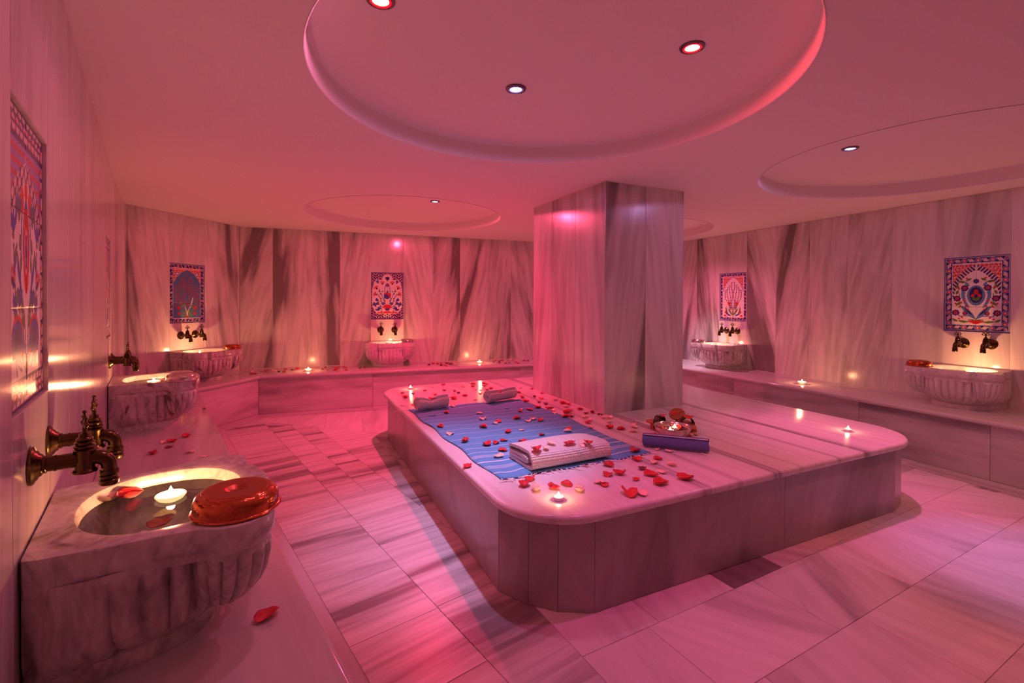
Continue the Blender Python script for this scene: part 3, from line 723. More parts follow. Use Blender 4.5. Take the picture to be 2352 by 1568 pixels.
def mural4():
    c = Cv(NAVY); X, Y = c.A, c.Y
    c.put(np.abs(np.sin(X * 21 + 2 * np.sin(Y * 13)) * np.cos(Y * 19 + 1.5 * np.sin(X * 11))) < .22, PK); c.put(np.abs(np.sin(X * 17) * np.sin(Y * 17)) > .93, RD)
    field = ((X / .93) ** 4 + ((Y - 1.4) / .98) ** 4 < 1) | (np.hypot(X, (Y - 2.5)) < .33) | (np.hypot(X - .52, Y - 2.2) < .3) | (np.hypot(X - .5, Y - .62) < .28) | ((X < .6) & (Y < .9) & (Y > .35))
    edge = field.copy(); c.put(field, WH)
    import numpy as _n
    er = field & _n.roll(field, 2, 0) & _n.roll(field, -2, 0) & _n.roll(field, 2, 1) & _n.roll(field, -2, 1); c.put(field & ~er, WH * .9); 
    for p in ([(0, .6), (.15, 1.0), (.2, 1.5), (.12, 2.1)], [(0, .6), (.3, .95), (.45, 1.35), (.6, 1.6)], [(0, .6), (.35, .8), (.62, 1.0)], [(0, .6), (.25, 1.3), (.5, 1.9)]): c.line(p, .018, COB)
    for x, y, r, a in ((.3, 2.28, .2, PI / 2), (.64, 1.98, .2, 1.0), (.68, 1.6, .2, .4)): c.carn(x, y - .05, r, a, RD, PK)
    c.tulip(0, 2.45, .17, PI / 2, NAVY); c.tulip(.56, 2.28, .13, 1.2, COB)
    c.rose(0, 2.15, .12, COB, RD); c.ell(0, 1.5, .2, .2, 0, RD); c.ell(-.05, 1.42, .18, .13, -.7, COB, sym=False); c.ell(0, 1.72, .07, .09, 0, LILAC)
    for x, y in ((.64, 1.22), (.58, 1.0), (.26, .98), (.52, .68), (.8, .95)): c.rose(x, y, .09, NAVY, COB, RD)
    for x, y, a in ((.6, .9, .6), (.66, .75, 1.1), (.45, .55, .3), (.5, 1.1, .9), (.3, .62, .6)): c.leaf(x, y, .32, .05, a, COB)
    for x, y in ((.42, 1.6), (.38, 1.3), (.4, 1.15), (.42, .8), (.3, 1.75), (.15, 1.15), (.36, .5), (.5, 1.75)): c.ell(x, y, .045, .045, 0, GREEN)
    c.ell(0, .78, .24, .14, 0, RD); c.ell(0, .62, .14, .08, 0, COB); c.line([(0, .42), (.55, .42)], .035, RD); c.line([(0, .5), (.2, .45)], .03, RD)
    c.rose(.12, .22, .1, WH, GREEN, NAVY)
    d = np.minimum(1 - X, np.minimum(Y, 2.955 - Y)); c.put(d < .05, LILAC * .9)
    return c
def mural5():
    c = Cv(WH); arch(c, .72, 1.75, 2.68, RD * .95, edge=COB, ripple=.012); border(c, .22, step=.2)
    for j, x in enumerate((.07, .23, .4, .55)):
        for k in range(18):
            y = .75 + k * .1; xx = x * (1.0 - .25 * max(0, k - 11) / 7) * (.35 + .65 * min(1, k / 6)) + .05 * math.sin(k * .55 + j)
            if y < 2.5 - x * 1.1: c.ell(xx, y, .035, .042, 0, NAVY); c.ell(xx, y, .014, .016, 0, RD)
    for x in (.12, .3, .48): c.line([(0, .35), (x * .6, .6), (x, .9)], .012, GREEN)
    for x, y in ((.3, 2.2), (.15, 1.7), (.5, 1.5), (.33, 1.2), (.48, 1.9), (.12, 1.25)): c.ell(x, y, .03, .03, 0, RD)
    c.tulip(.28, .95, .15, 1.5, RD); c.tulip(.42, .5, .15, .6, RD); c.leaf(.05, .35, .5, .05, 1.0, GREEN); c.leaf(.1, .3, .5, .05, .4, COB); c.leaf(.42, .45, .45, .05, 1.3, GREEN); c.ell(.6, .32, .1, .06, 0, RD)
    c.line([(0, .28), (.0, .75)], .03, GREEN)
    return c
def mural3():
    c = Cv(TURQ * .85); i = arch(c, .74, 1.95, 2.66, RD, edge=WH, ripple=.015); border(c, .22, step=.2)
    c.rose(.55, 2.45, .1, TURQ, WH)
    for j in range(8):
        for k in range(15):
            x = -.63 + j * .18 + .05 * math.sin(k * .8 + j); y = .85 + k * .12 + (j % 2) * .05
            if y < 2.52 - abs(x) * 1.0: c.ell(x, y, .045, .04, 0, RD * .8, False); c.ell(x, y, .018, .016, 0, NAVY, False); c.ell(x + .06, y - .03, .02, .015, .5, GREEN * 1.4, False)
    c.line([(0, .35), (.05, .6), (.2, .85), (.32, 1.25)], .03, WH, False); c.line([(0, .35), (-.03, .6), (-.13, .8)], .022, WH, False)
    for x, y, a in ((.02, .4, .6), (.02, .35, .15), (.3, .65, .8), (.05, .45, 1.3), (.35, .75, 2.6)): c.leaf(x, y, .34, .04, a, GREEN * 1.6)
    c.tulip(.52, .65, .14, 2.2, RD); c.tulip(.4, .38, .12, 1.2, RD); c.ell(0, .3, .06, .05, 0, RD)
    return c
def mural1():
    c = Cv(WH); X, Y = c.A, c.Y
    k = np.clip((Y - 1.75) / .75, 0, 1)
    o = .98 * (1 - k ** 1.5) ** .8; i2 = .72 * (1 - np.clip((Y - 1.7) / .6, 0, 1) ** 1.5) ** .8
    c.put((Y > 1.7) & (X > o), LILAC * 1.5); c.put((Y > 1.7) & (X > o) & (np.abs(np.sin(X * 22 + 2 * np.sin(Y * 10)) * np.cos(Y * 24)) < .3), RD)
    b = (Y > 1.65) & (X < o) & (X > i2); c.put(b, PK); c.put(b & (np.abs(np.sin((X + Y) * 19) * np.cos((X - Y) * 13)) < .3), NAVY)
    d = np.minimum(1 - X, np.minimum(Y, 2.955 - Y)); bb = (d < .17) | (Y < .28) | (Y > 2.65)
    c.put(bb, PK); c.put(bb & (np.abs(np.sin(X * 17 + 1.2 * np.sin(Y * 12)) * np.cos(Y * 17)) < .28), NAVY); c.put(bb & (np.abs(np.sin(X * 15 + 1) * np.sin(Y * 14)) > .9), RD)
    c.put(d < .03, NAVY); c.put((np.abs(Y - .28) < .014) | (np.abs(Y - 2.65) < .014) | (np.abs(d - .17) < .012), NAVY)
    for p in ([(0, .3), (.2, .8), (.3, 1.3), (.2, 2.0)], [(0, .3), (.4, .7), (.55, 1.2), (.6, 1.6)], [(0, .3), (.1, .9), (.42, 1.5)]): c.line(p, .02, NAVY)
    c.leaf(0, 1.15, 1.0, .14, PI / 2, COB); c.ell(0, 1.58, .15, .45, 0, RD); c.ell(0, 1.58, .06, .25, 0, PK); c.ell(0, 1.58, .035, .2, 0, COB)
    c.ell(.2, 2.08, .1, .14, 0, RD); c.ell(.0, 2.2, .08, .1, 0, RD)
    for x, y in ((.62, 1.22), (.66, 1.25)): c.carn(x, y, .17, 1.3, RD, PK)
    for x, y in ((.62, 1.7), (.33, .98), (.55, .92), (.34, 1.9)): c.tulip(x, y, .16, 1.7, COB)
    for r_, cc in ((.3, RD), (.24, COB), (.16, NAVY)): c.ell(.42, .66, r_, r_ * .9, 0, cc, clipm=Y > .5)
    for x, y, a in ((.05, .4, 1.2), (.45, .3, 1.4), (.2, .35, .6), (.66, .5, 1.7), (.3, 1.2, 1.2), (.6, 1.3, 2.0), (.5, 1.8, 1.8)): c.leaf(x, y, .38, .05, a, COB)
    for x, y in ((.2, 1.0), (.3, 1.65), (.45, 1.1), (.5, 1.5), (.15, .85), (.26, 1.45), (.38, 2.0)): c.ell(x, y, .05, .09, .2, GREEN)
    return c
def build_mural(W, u0, u1, cv, label):
    t = thing('tile_picture', label, 'tile picture', tuple(W.pt((u0 + u1) / 2, -PANEL_T)) + (MZ0,), W.ang + PI, 'painted tile pictures above the basins')
    wd, ht = (u1 - u0), MZ1 - MZ0; cx_, ry_ = GX // 2, GY // 3
    for i in range(2):
        for j in range(3):
            xs = np.linspace(-wd / 2 + i * wd / 2 + .0006, -wd / 2 + (i + 1) * wd / 2 - .0006, cx_ + 1); zs = np.linspace(j * ht / 3 + .0006, (j + 1) * ht / 3 - .0006, ry_ + 1)
            gx, gz = np.meshgrid(xs, zs); nv = gx.size
            co = np.zeros((nv, 3)); co[:, 0] = gx.ravel(); co[:, 2] = gz.ravel(); co[:, 1] = .008
            edge = np.zeros(gx.shape, bool); edge[0] = edge[-1] = True; edge[:, 0] = edge[:, -1] = True; co[edge.ravel(), 1] = .0066
            n1 = cx_ + 1; q = (np.arange(ry_)[:, None] * n1 + np.arange(cx_)[None]).ravel()
            faces = np.stack([q, q + 1, q + 1 + n1, q + n1], 1)[:, ::-1]
            me = bpy.data.meshes.new('tile')
            co2 = np.vstack([co, [[xs[0], 0, zs[0]], [xs[-1], 0, zs[0]], [xs[-1], 0, zs[-1]], [xs[0], 0, zs[-1]]]])
            c4 = [0, cx_, nv - 1, nv - n1]
            ft = [tuple(f) for f in faces.tolist()] + [(c4[k], c4[(k + 1) % 4], nv + (k + 1) % 4, nv + k) for k in range(4)]
            me.from_pydata(co2.tolist(), [], ft)
            # picture is seen from inside the room: picture-left is +x of this frame
            sub = cv.c[j * ry_:(j + 1) * ry_ + 1, (1 - i) * cx_:(2 - i) * cx_ + 1][:, ::-1]
            ca = me.color_attributes.new('paint', 'FLOAT_COLOR', 'POINT')
            arr = np.ones((nv + 4, 4)); arr[:nv, :3] = sub.reshape(-1, 3); arr[nv:, :3] = .2
            ca.data.foreach_set('color', arr.ravel())
            obj('tile', me, M['tile_paint'], t)
build_mural(WL, 3.185, 3.600, mural1(), 'tall tile picture with red medallion on the near left wall, seen edge-on')
build_mural(WL, 5.70, 6.14, mural1(), 'narrow sliver of tile picture farther along the left wall')
build_mural(WD, .431, .867, mural3(), 'blue tile picture with a tree of red blossoms in the far left corner')
build_mural(WB, 1.583, 2.026, mural4(), 'tile picture with red carnations in a lobed white field on the far wall')
build_mural(WR, 1.56, 2.0, mural5(), 'tile picture with wavy flower stems right of the pillar')
build_mural(WR, 4.075, 4.518, mural6(), 'tile picture with blue medallion and red bowl on the right wall')

# ------------------------------------------------------------------ basins
def ray_poly(poly, c, th):
    out = []
    for a in th:
        d = Vector((math.cos(a), math.sin(a))); best = None
        for i in range(len(poly)):
            p, q = poly[i], poly[(i + 1) % len(poly)]; e = q - p; den = d.x * e.y - d.y * e.x
            if abs(den) < 1e-12: continue
            w = p - c; k = (w.x * e.y - w.y * e.x) / den; s = (w.x * d.y - w.y * d.x) / den
            if k > 0 and -1e-6 <= s <= 1 + 1e-6 and (best is None or k > best): best = k
        out.append(best)
    return out
BC = Vector((0, .25))
def mirror(h): return h + [Vector((-p.x, p.y)) for p in h[::-1] if abs(p.x) > 1e-6]
_ear = [Vector((.229 + .093 * math.cos(R(a)), .384 + .093 * math.sin(R(a)))) for a in range(-52, 116, 12)]
_lobe = [Vector((x, .503 - 1.0 * x * x)) for x in (.155, .14, .12, .1, .075, .05, .025, 0)]
RIM = mirror([Vector((.232, .003)), Vector((.243, .03)), Vector((.258, .12)), Vector((.268, .22))] + _ear + [Vector((.170, .446)), Vector((.163, .447))] + _lobe)
def body_poly(a, d, hb, t0=.10, n=2.35):
    h = [Vector((hb, .004)), Vector((hb + (a - hb) * .6, t0 * .5)), Vector((a, t0))]
    for k in range(1, 25):
        t = t0 + (d - t0) * math.sin(k / 24 * PI / 2); h.append(Vector((a * (1 - ((t - t0) / (d - t0)) ** n) ** (1 / n) if k < 24 else 0, t)))
    return mirror(h)
NB = 288
TH = [2 * PI * k / NB + .001 for k in range(NB)]
rim_r = ray_poly(RIM, BC, TH)
hole_r = [1 / ((abs(math.cos(a)) / .222) ** 2.3 + (abs(math.sin(a)) / .182) ** 2.3) ** (1 / 2.3) for a in TH]
def rings_me(name, rings, cap0=False, cap1=False):
    v = []; f = []; n = NB
    for r, z in rings: v += [(BC.x + r[k] * math.cos(TH[k]), BC.y + r[k] * math.sin(TH[k]), z) for k in range(n)]
    for i in range(len(rings) - 1): f += [(i * n + k, i * n + (k + 1) % n, (i + 1) * n + (k + 1) % n, (i + 1) * n + k) for k in range(n)]
    if cap0: f.append(tuple(range(n))[::-1])
    if cap1: f.append(tuple(range((len(rings) - 1) * n, len(rings) * n)))
    me = mesh(name, v, f); fix(me); me.shade_smooth(); me.set_sharp_from_angle(angle=R(38)); return me
def off(r, d): return [max(.01, x - d * max(.12, min(1, (BC.y + x * math.sin(TH[k]) - .06) / .16))) for k, x in enumerate(r)]
def mulr(r, k): return [x * k for x in r]
TOPH = .318
rim_me = rings_me('rim', [(mulr(rim_r, .80), TOPH - .085), (off(rim_r, .016), TOPH - .083), (off(rim_r, .014), TOPH - .068), (off(rim_r, .010), TOPH - .060), (off(rim_r, .0045), TOPH - .055), (off(rim_r, .0005), TOPH - .048), (off(rim_r, 0), TOPH - .03), (off(rim_r, .0), TOPH - .006), (off(rim_r, .002), TOPH - .0015), (off(rim_r, .006), TOPH),
    ([(h + .006) for h in hole_r], TOPH), ([(h + .002) for h in hole_r], TOPH - .0015), (hole_r, TOPH - .006), (mulr(hole_r, .985), TOPH - .035), (mulr(hole_r, .95), TOPH - .08), (mulr(hole_r, .87), TOPH - .13), (mulr(hole_r, .7), TOPH - .165), (mulr(hole_r, .4), TOPH - .18), (mulr(hole_r, .05), TOPH - .183)], cap1=True)
def flute(r, amp, n):
    out = []
    for k, a in enumerate(TH):
        t = BC.y + r[k] * math.sin(a); fade = max(0, min(1, (t - .085) / .03))
        out.append(r[k] - amp * fade * (1 - abs(math.sin(a * n / 2)) ** .62))
    return out
lv = []
for h, q, amp in ((TOPH - .064, .10, 0), (TOPH - .072, .05, .002), (TOPH - .080, .012, .004), (TOPH - .086, 0, .012), (TOPH - .098, 0, .020), (.19, 0, .026), (.155, .01, .026), (.125, .07, .026), (.10, .18, .025), (.08, .34, .022), (.063, .58, .016), (.048, .86, .008), (.040, 1.0, .0)):
    r = ray_poly(body_poly(.264 + (.205 - .264) * q, .492 + (.385 - .492) * q, .228 - .012 * q), BC, TH); lv.append((flute(r, amp, 30), h))
lv.append((mulr(lv[-1][0], .6), .039))
body_me = rings_me('body', lv, cap1=True)
pr = ray_poly(body_poly(.205, .390, .212), BC, TH)
plinth_me = rings_me('plinth', [(pr, 0), (pr, .036), (off(pr, .003), .0395)], cap0=True, cap1=True)
def corbel_me():
    v = []; f = []; n = 84; L_ = [(TOPH - .066, .080, 0), (TOPH - .080, .086, 0), (TOPH - .088, .088, 0), (TOPH - .105, .088, 0), (.17, .082, .004), (.14, .072, .010), (.115, .058, .019), (.098, .042, .027), (.088, .020, .034)]
    for h, r, s in L_:
        for k in range(n):
            a = 2 * PI * k / n; rr = r * (1 - .16 * (1 - abs(math.sin(a * 7)) ** .62)) if h < TOPH - .085 else r
            v.append((rr * math.cos(a) - s * .8, rr * math.sin(a) - s * .6, h))
    for i in range(len(L_) - 1): f += [(i * n + k, i * n + (k + 1) % n, (i + 1) * n + (k + 1) % n, (i + 1) * n + k) for k in range(n)]
    f += [tuple(range(n)), tuple(range((len(L_) - 1) * n, len(L_) * n))]
    me = mesh('corbel', v, f); fix(me); me.shade_smooth(); me.set_sharp_from_angle(angle=R(40)); return me
corb = corbel_me(); corb2 = corb.copy(); corb2.transform(Matrix.Scale(-1, 4, (1, 0, 0))); corb2.flip_normals()
def water_mat():
    m = bpy.data.materials.new('still_water'); m.use_nodes = True; nt = m.node_tree; nt.nodes.clear(); L = nt.links.new
    out = N(nt, 'ShaderNodeOutputMaterial'); mx = N(nt, 'ShaderNodeMixShader'); tr = N(nt, 'ShaderNodeBsdfTransparent'); gl = N(nt, 'ShaderNodeBsdfGlossy'); fr = N(nt, 'ShaderNodeFresnel')
    tr.inputs[0].default_value = (.90, .97, .86, 1); gl.inputs['Roughness'].default_value = .02; fr.inputs['IOR'].default_value = 1.33
    n = N(nt, 'ShaderNodeTexNoise'); n.inputs['Scale'].default_value = 14; tc = N(nt, 'ShaderNodeTexCoord'); L(tc.outputs['Object'], n.inputs['Vector'])
    bp = N(nt, 'ShaderNodeBump'); bp.inputs['Strength'].default_value = .15; bp.inputs['Distance'].default_value = .003; L(n.outputs[0], bp.inputs['Height'])
    L(bp.outputs[0], gl.inputs['Normal']); L(bp.outputs[0], fr.inputs['Normal'])
    L(fr.outputs[0], mx.inputs[0]); L(tr.outputs[0], mx.inputs[1]); L(gl.outputs[0], mx.inputs[2]); L(mx.outputs[0], out.inputs[0]); return m
M['water'] = water_mat()
WAT = TOPH - .034
water_me = mesh('water', [(BC.x + hole_r[k] * .983 * math.cos(TH[k]), BC.y + hole_r[k] * .983 * math.sin(TH[k]), WAT) for k in range(0, NB, 3)], [tuple(range(NB // 3))])
BASIN = {}
def basin(key, W, u, label, mat):
    t = thing('marble_basin', label, 'basin', tuple(W.pt(u)) + (S_Z + .0005,), W.ang + PI, 'fluted marble wash basins')
    for nm, me in (('rim', rim_me), ('bowl_body', body_me), ('plinth', plinth_me)):
        me = me.copy(); obj(nm, me, M[mat], t)
    me = corb.copy(); obj('corbel', me, M[mat], t, (.228, .383, 0)); me = corb2.copy(); obj('corbel', me, M[mat], t, (-.228, .383, 0))
    obj('water', water_me.copy(), M['water'], t)
    BASIN[key] = (W, u); return t
basin('b1', WL, 3.457, 'large fluted marble basin in the lower left foreground', 'basin')
basin('b2', WL, 5.985, 'fluted marble basin second along the left wall, silvery bowl on its rim', 'basin')
basin('b3', WD, .652, 'fluted marble basin in the far left corner under the blue tile picture', 'basin')
basin('b4', WB, 1.806, 'fluted marble basin on the far wall seen straight on', 'basin_pale')
basin('b5', WR, 1.782, 'fluted marble basin just right of the pillar', 'basin')
basin('b6', WR, 4.300, 'fluted marble basin on the right wall at the photo\'s edge', 'basin_pale')
def on_basin(key, x, y):   # x to the viewer's left is +, y out of the wall
    W, u = BASIN[key]; return W.pt(u - x, y)

# ------------------------------------------------------------------ taps
flange_me = lathe([(0, 0), (.043, 0), (.0435, .004), (.040, .008), (.034, .010), (.032, .013), (.027, .015), (.024, .020), (.020, .022), (.020, .027), (.0185, .028), (0, .028)], 32, 'y', name='flange')
def pipe_y(r, y0, y1, z=0): m = lathe([(0, y0), (r, y0), (r, y1), (0, y1)], 20, 'y'); return m
def at_z(m, x=0, y=0, z=0): m.transform(Matrix.Translation((x, y, z))); return m
pipe_me = join('pipe', [pipe_y(.0172, .026, .080), lathe([(0, .04), (.0185, .04), (.0185, .044), (0, .044)], 20, 'y')])
valve_me = at_z(lathe([(0, -.031), (.024, -.031), (.0245, -.027), (.020, -.022), (.0195, .016), (.021, .018), (.021, .022), (.017, .025), (.0205, .028), (.0205, .031), (.0165, .034), (.0190, .037), (.0190, .040), (.0145, .043), (.0165, .046), (.0155, .049), (.011, .052), (.0105, .060), (0, .060)], 28, 'z', name='valve'), 0, .092, 0)
spout_pts = [(0, .10, .0)] + [(0, .112 + .024 * math.sin(R(a)), -.024 + .024 * math.cos(R(a))) for a in range(0, 91, 15)] + [(0, .136, -.045)]
nozzle = at_z(lathe([(0, -.034), (.018, -.034), (.0195, -.037), (.0195, -.043), (.0165, -.045), (.0195, -.048), (.0195, -.053), (.0165, -.055), (.0200, -.058), (.0200, -.066), (.017, -.070), (.0, -.070)], 24, 'z'), 0, .136, 0)
spout_me = tube(spout_pts, [.0165] * 5 + [.016, .0158, .0155, .0155], 20, name='spout')
def ring_pts(cx_, cz, r, n=14): return [(cx_ + r * math.cos(2 * PI * k / n), 0, cz + r * math.sin(2 * PI * k / n)) for k in range(n)]
hm = [tube(ring_pts(x, z, r), .0027, 8, True) for x, z, r in ((-.0115, .084, .0085), (.0115, .084, .0085), (0, .097, .0085), (0, .080, .005))]
for x, z, r in ((-.0235, .083, .0045), (.0235, .083, .0045), (-.0175, .097, .0038), (.0175, .097, .0038), (0, .1105, .0048)):
    hm.append(at_z(lathe([(0, -r), (r * .7, -r * .7), (r, 0), (r * .7, r * .7), (0, r)], 10), x, 0, z))
hm.append(lathe([(0, .058), (.006, .058), (.0045, .066), (.0055, .070), (.004, .076), (0, .076)], 12))
handle_me = at_z(join('handle', hm), 0, .092, 0)
def tap(W, u, z, label, turn=0.0):
    t = thing('brass_tap', label, 'tap', tuple(W.pt(u)) + (z,), W.ang + PI, 'aged brass taps over the basins')
    obj('flange', flange_me, M['brass'], t); obj('pipe', pipe_me, M['brass'], t); obj('valve', valve_me, M['brass'], t)
    s = obj('spout', spout_me, M['brass'], t); obj('nozzle', nozzle, M['brass'], s)
    h = obj('handle', handle_me, M['brass'], t)
    if turn: h.matrix_local = Matrix.Translation((0, .092, 0)) @ Matrix.Rotation(turn, 4, 'Z') @ Matrix.Translation((0, -.092, 0))
for W, u, z, lab, tr in ((WL, 3.352, .927, 'nearest brass tap, dark, over the big basin', .25), (WL, 3.591, .925, 'brass tap behind the nearest one over the big basin', -.1),
    (WL, 5.93, .898, 'brass tap over the second basin on the left wall', .1), (WL, 6.12, .898, 'brass tap hidden right behind another over the second left basin', -.1),
    (WD, .560, .930, 'left brass tap under the blue tile picture', 0), (WD, .736, .933, 'right brass tap under the blue tile picture', 0),
    (WB, 1.712, .921, 'left brass tap of the straight-on far basin', .1), (WB, 1.90, .918, 'right brass tap of the straight-on far basin', -.1),
    (WR, 1.687, .935, 'left brass tap of the basin by the pillar', 0), (WR, 1.865, .935, 'right brass tap of the basin by the pillar', .15),
    (WR, 4.220, .963, 'left brass tap over the right-hand basin', 0), (WR, 4.403, .968, 'rightmost brass tap, over the right-hand basin', 0)):
    tap(W, u, z, lab, tr)

# ------------------------------------------------------------------ upturned hammered bath bowls on the basin rims
bprof = [(.088, .006), (.098, .001), (.104, .0005), (.106, .004), (.103, .0075), (.0995, .009), (.100, .022), (.099, .034), (.095, .044), (.088, .051), (.082, .0535), (.080, .0565), (.076, .0555), (.074, .0565), (.071, .0570)]
tprof = [(.0715, .0568), (.071, .0580), (.030, .0585), (.027, .0572), (.021, .050), (.011, .046), (0, .0455)]
for key, x, y, mat, lab in (('b1', .207, .393, 'copper', 'large upturned copper bowl on the foreground basin'), ('b2', .232, .385, 'silver', 'upturned silvery bowl on the second left basin'),
    ('b3', -.222, .37, 'copper', 'upturned amber copper bowl on the far left corner basin'), ('b4', -.225, .36, 'silver', 'upturned silver bowl on the straight-on far basin'),
    ('b5', .222, .375, 'silver', 'upturned silver bowl on the basin by the pillar'), ('b6', .222, .378, 'copper', 'upturned amber copper bowl on the right-hand basin')):
    p = on_basin(key, x, y); s = .98 if key in ('b1',) else .88
    o = obj('bath_bowl', lathe([(r * s, h * s * .92) for r, h in bprof], 48, name='bath_bowl'), M[mat], None, (p.x, p.y, S_Z + TOPH + .0012), .3)
    obj('base', lathe([(r * s, h * s * .92) for r, h in tprof], 48, name='base'), M[mat + '_top'], o)
    tag(o, lab, 'bowl', 'hammered bowls on the basins')

# ------------------------------------------------------------------ candles
flame_me = lathe([(0, 0), (.0045, .0015), (.0066, .005), (.0068, .009), (.0050, .014), (.0024, .019), (.0008, .023), (0, .024)], 16, name='flame')
wick_me = lathe([(0, -.004), (.0008, -.004), (.0008, .003), (0, .003)], 6, name='wick')
cup_me = lathe([(0, 0), (.0195, 0), (.0203, .002), (.0205, .0155), (.0212, .0162), (.0203, .0166), (.0198, .0155), (.0195, .002), (0, .002)], 28, name='cup')
twax_me = lathe([(0, .003), (.0193, .003), (.0193, .0125), (.017, .0128), (.006, .0118), (0, .0115)], 24, name='wax')
fl_me = lathe([(0, -.012), (.018, -.011), (.030, -.005), (.037, .003), (.0385, .0065), (.036, .0090), (.030, .0085), (.012, .0062), (0, .006)], 36, name='wax_disc')
base_me = lathe([(0, 0), (.020, 0), (.021, .002), (.013, .004), (.012, .0075), (0, .008)], 24, name='foot')
def flame_on(t, p, h, w):
    w = w * (3.4 if w > 1.5 else 1.4)
    obj('wick', wick_me, M['wick'], t, (0, 0, h)); obj('flame', flame_me, M['flame'], t, (0, 0, h + .001))
    l = bpy.data.lights.new('candle_light', 'POINT'); l.color = CANDLE_COL; l.energy = w; l.shadow_soft_size = .010
    o = bpy.data.objects.new('candle_light', l); o.location = (0, 0, h + .014); link(o, t); CANDLES.append((o, t['group']))
def tealight(p, lab, w=CANDLE_W, group='tealights on the platform'):
    t = thing('tealight', lab, 'candle', tuple(p), 0, group); obj('cup', cup_me, M['tin'], t); obj('wax', twax_me, M['wax'], t); flame_on(t, p, .0125, w)
def floating(p, lab, w=CANDLE_W, group='wide candles', foot=False):
    t = thing('floating_candle', lab, 'candle', tuple(p), 0, group); h = 0.0
    if foot: obj('foot', base_me, M['tin'], t); h = .017
    obj('wax_disc', fl_me, M['wax'], t, (0, 0, h)); flame_on(t, p, h + .007, w)
tealight(at(943, 893, P_Z), 'tealight at the far left corner of the platform', CANDLE_W * 1.4)
tealight(at(1283, 1148, P_Z), 'tealight burning at the near corner of the platform', CANDLE_W * 1.0)
tealight(at(1948, 990, P_Z), 'tealight at the right end of the platform', CANDLE_W * 1.0)
floating(at(708, 852, S_Z), 'left one of the two candles on the far bench', CANDLE_W * 2.2, 'wide candles on the benches', True)
floating(at(1101.5, 834, S_Z), 'right one of the two candles on the far bench, nearer the pillar', CANDLE_W * 2.0, 'wide candles on the benches', True)
floating(at(1842, 881.5, S_Z), 'candle on the bench along the right wall', CANDLE_W * 2.0, 'wide candles on the benches', True)
WZ = S_Z + WAT + .001
for key, x, y, w, lab in (('b1', -.075, .262, 2.6, 'floating candle in the foreground basin'), ('b2', -.02, .235, 3.4, 'floating candle in the second left basin'), ('b3', .06, .22, 3.4, 'floating candle in the far left corner basin'),
    ('b4', -.06, .24, 2.6, 'floating candle in the straight-on far basin'), ('b5', .09, .27, 2.8, 'floating candle in the basin by the pillar'), ('b6', -.06, .20, 3.6, 'floating candle in the right-hand basin')):
    q = on_basin(key, x, y); floating((q.x, q.y, WZ + .002), lab, CANDLE_W * w, 'candles floating in the basins')

# ------------------------------------------------------------------ downlights
ring_me = lathe([(.029, -.001), (.030, -.006), (.034, -.0075), (.046, -.0075), (.0495, -.006), (.051, 0), (.050, .002), (.029, .002)], 40, name='trim_ring')
lens_me = lathe([(0, -.0035), (.029, -.0030), (.029, .001), (0, .001)], 32, name='lens'); halo_me = lathe([(.0295, -.0078), (.037, -.0082), (.037, -.007), (.0295, -.007)], 32, name='glow_ring')
screw_me = lathe([(0, -.0105), (.0022, -.010), (.0026, -.0085), (.0026, -.007), (0, -.007)], 8, name='screw')
labels = {'red_left': 'red downlight at the top left of the big ceiling recess', 'red_right': 'red downlight at the right of the big ceiling recess', 'white_mid': 'white downlight between the two red ones',
          'white_far': 'white downlight in the far left ceiling recess', 'white_right': 'white downlight in the right ceiling recess'}
for k, ((x, y), kind, ls) in LAMPS.items():
    t = thing('downlight', labels[k], 'lamp', (x, y, DOME_Z + .002), rnd.random() * 6, 'downlights in the ceiling recesses')
    obj('trim_ring', ring_me.copy(), M['chrome'], t); obj('lens', lens_me.copy(), M['led_yellow' if kind == 'red' else 'led_white'], t)
    obj('glow_ring', halo_me.copy(), M['glow_red' if kind == 'red' else 'glow_blue'], t)
    for a in range(4): obj('screw', screw_me, M['screw'], t, (.042 * math.cos(a * PI / 2), .042 * math.sin(a * PI / 2), 0))
    for aim, w, cone, bl in ls:
        o = spot((x, y, DOME_Z - .012), aim, w, cone, bl, .026); o.parent = t; o.matrix_parent_inverse = (Matrix.Translation(t.location) @ t.rotation_euler.to_matrix().to_4x4()).inverted()
for (x, y), ls in HIDDEN:
    for aim, w, cone, bl in ls: spot((x, y, C_Z - .01 if x > 4 else DOME_Z - .02), aim, w, cone, bl, .026)

# ------------------------------------------------------------------ striped cloth on the platform
M['blue'] = blue_mat('blue_cotton', []); M['stripe'] = plain('white_stripe', (.72, .72, .78), .9)
def H0(x, y): return .0013 * math.sin(x * 13 + 3 * math.sin(y * 4)) + .0011 * math.sin(y * 17 + 4 * math.sin(x * 5 + 1)) + .0007 * math.sin((x + y) * 31)
cloth = thing('striped_cloth', 'blue striped fringed bath cloth spread on the platform', 'cloth', (at(1098, 1000, P_Z).x, at(1098, 1000, P_Z).y, P_Z))
c00, c10, c11, c01 = (Vector(p) for p in ((-.830, 3.760), (.085, 4.185), (.800, 2.690), (-.055, 2.275)))   # far left, far right, near right, near left
stripes = [(.055, .004), (.085, .002), (.115, .002), (.15, .002), (.20, .002), (.255, .002), (.315, .002), (.375, .002), (.44, .002), (.505, .002), (.575, .002), (.645, .002), (.70, .003), (.75, .003),
           (.785, .0025), (.794, .0025), (.803, .0025), (.845, .007), (.888, .0025), (.897, .0025), (.906, .0025), (.945, .005)]
vs_ = [0.0]
for s, w in stripes: vs_ += [s, s + w]
vs_.append(1.0)
rows = [0.0]; flag = []
for i, (a, b) in enumerate(zip(vs_, vs_[1:])):
    n = max(1, int(round((b - a) / .018))); st = any(abs(a - s) < 1e-9 for s, w in stripes)
    for k in range(n): rows.append(a + (b - a) * (k + 1) / n); flag.append(st)
NU = 56
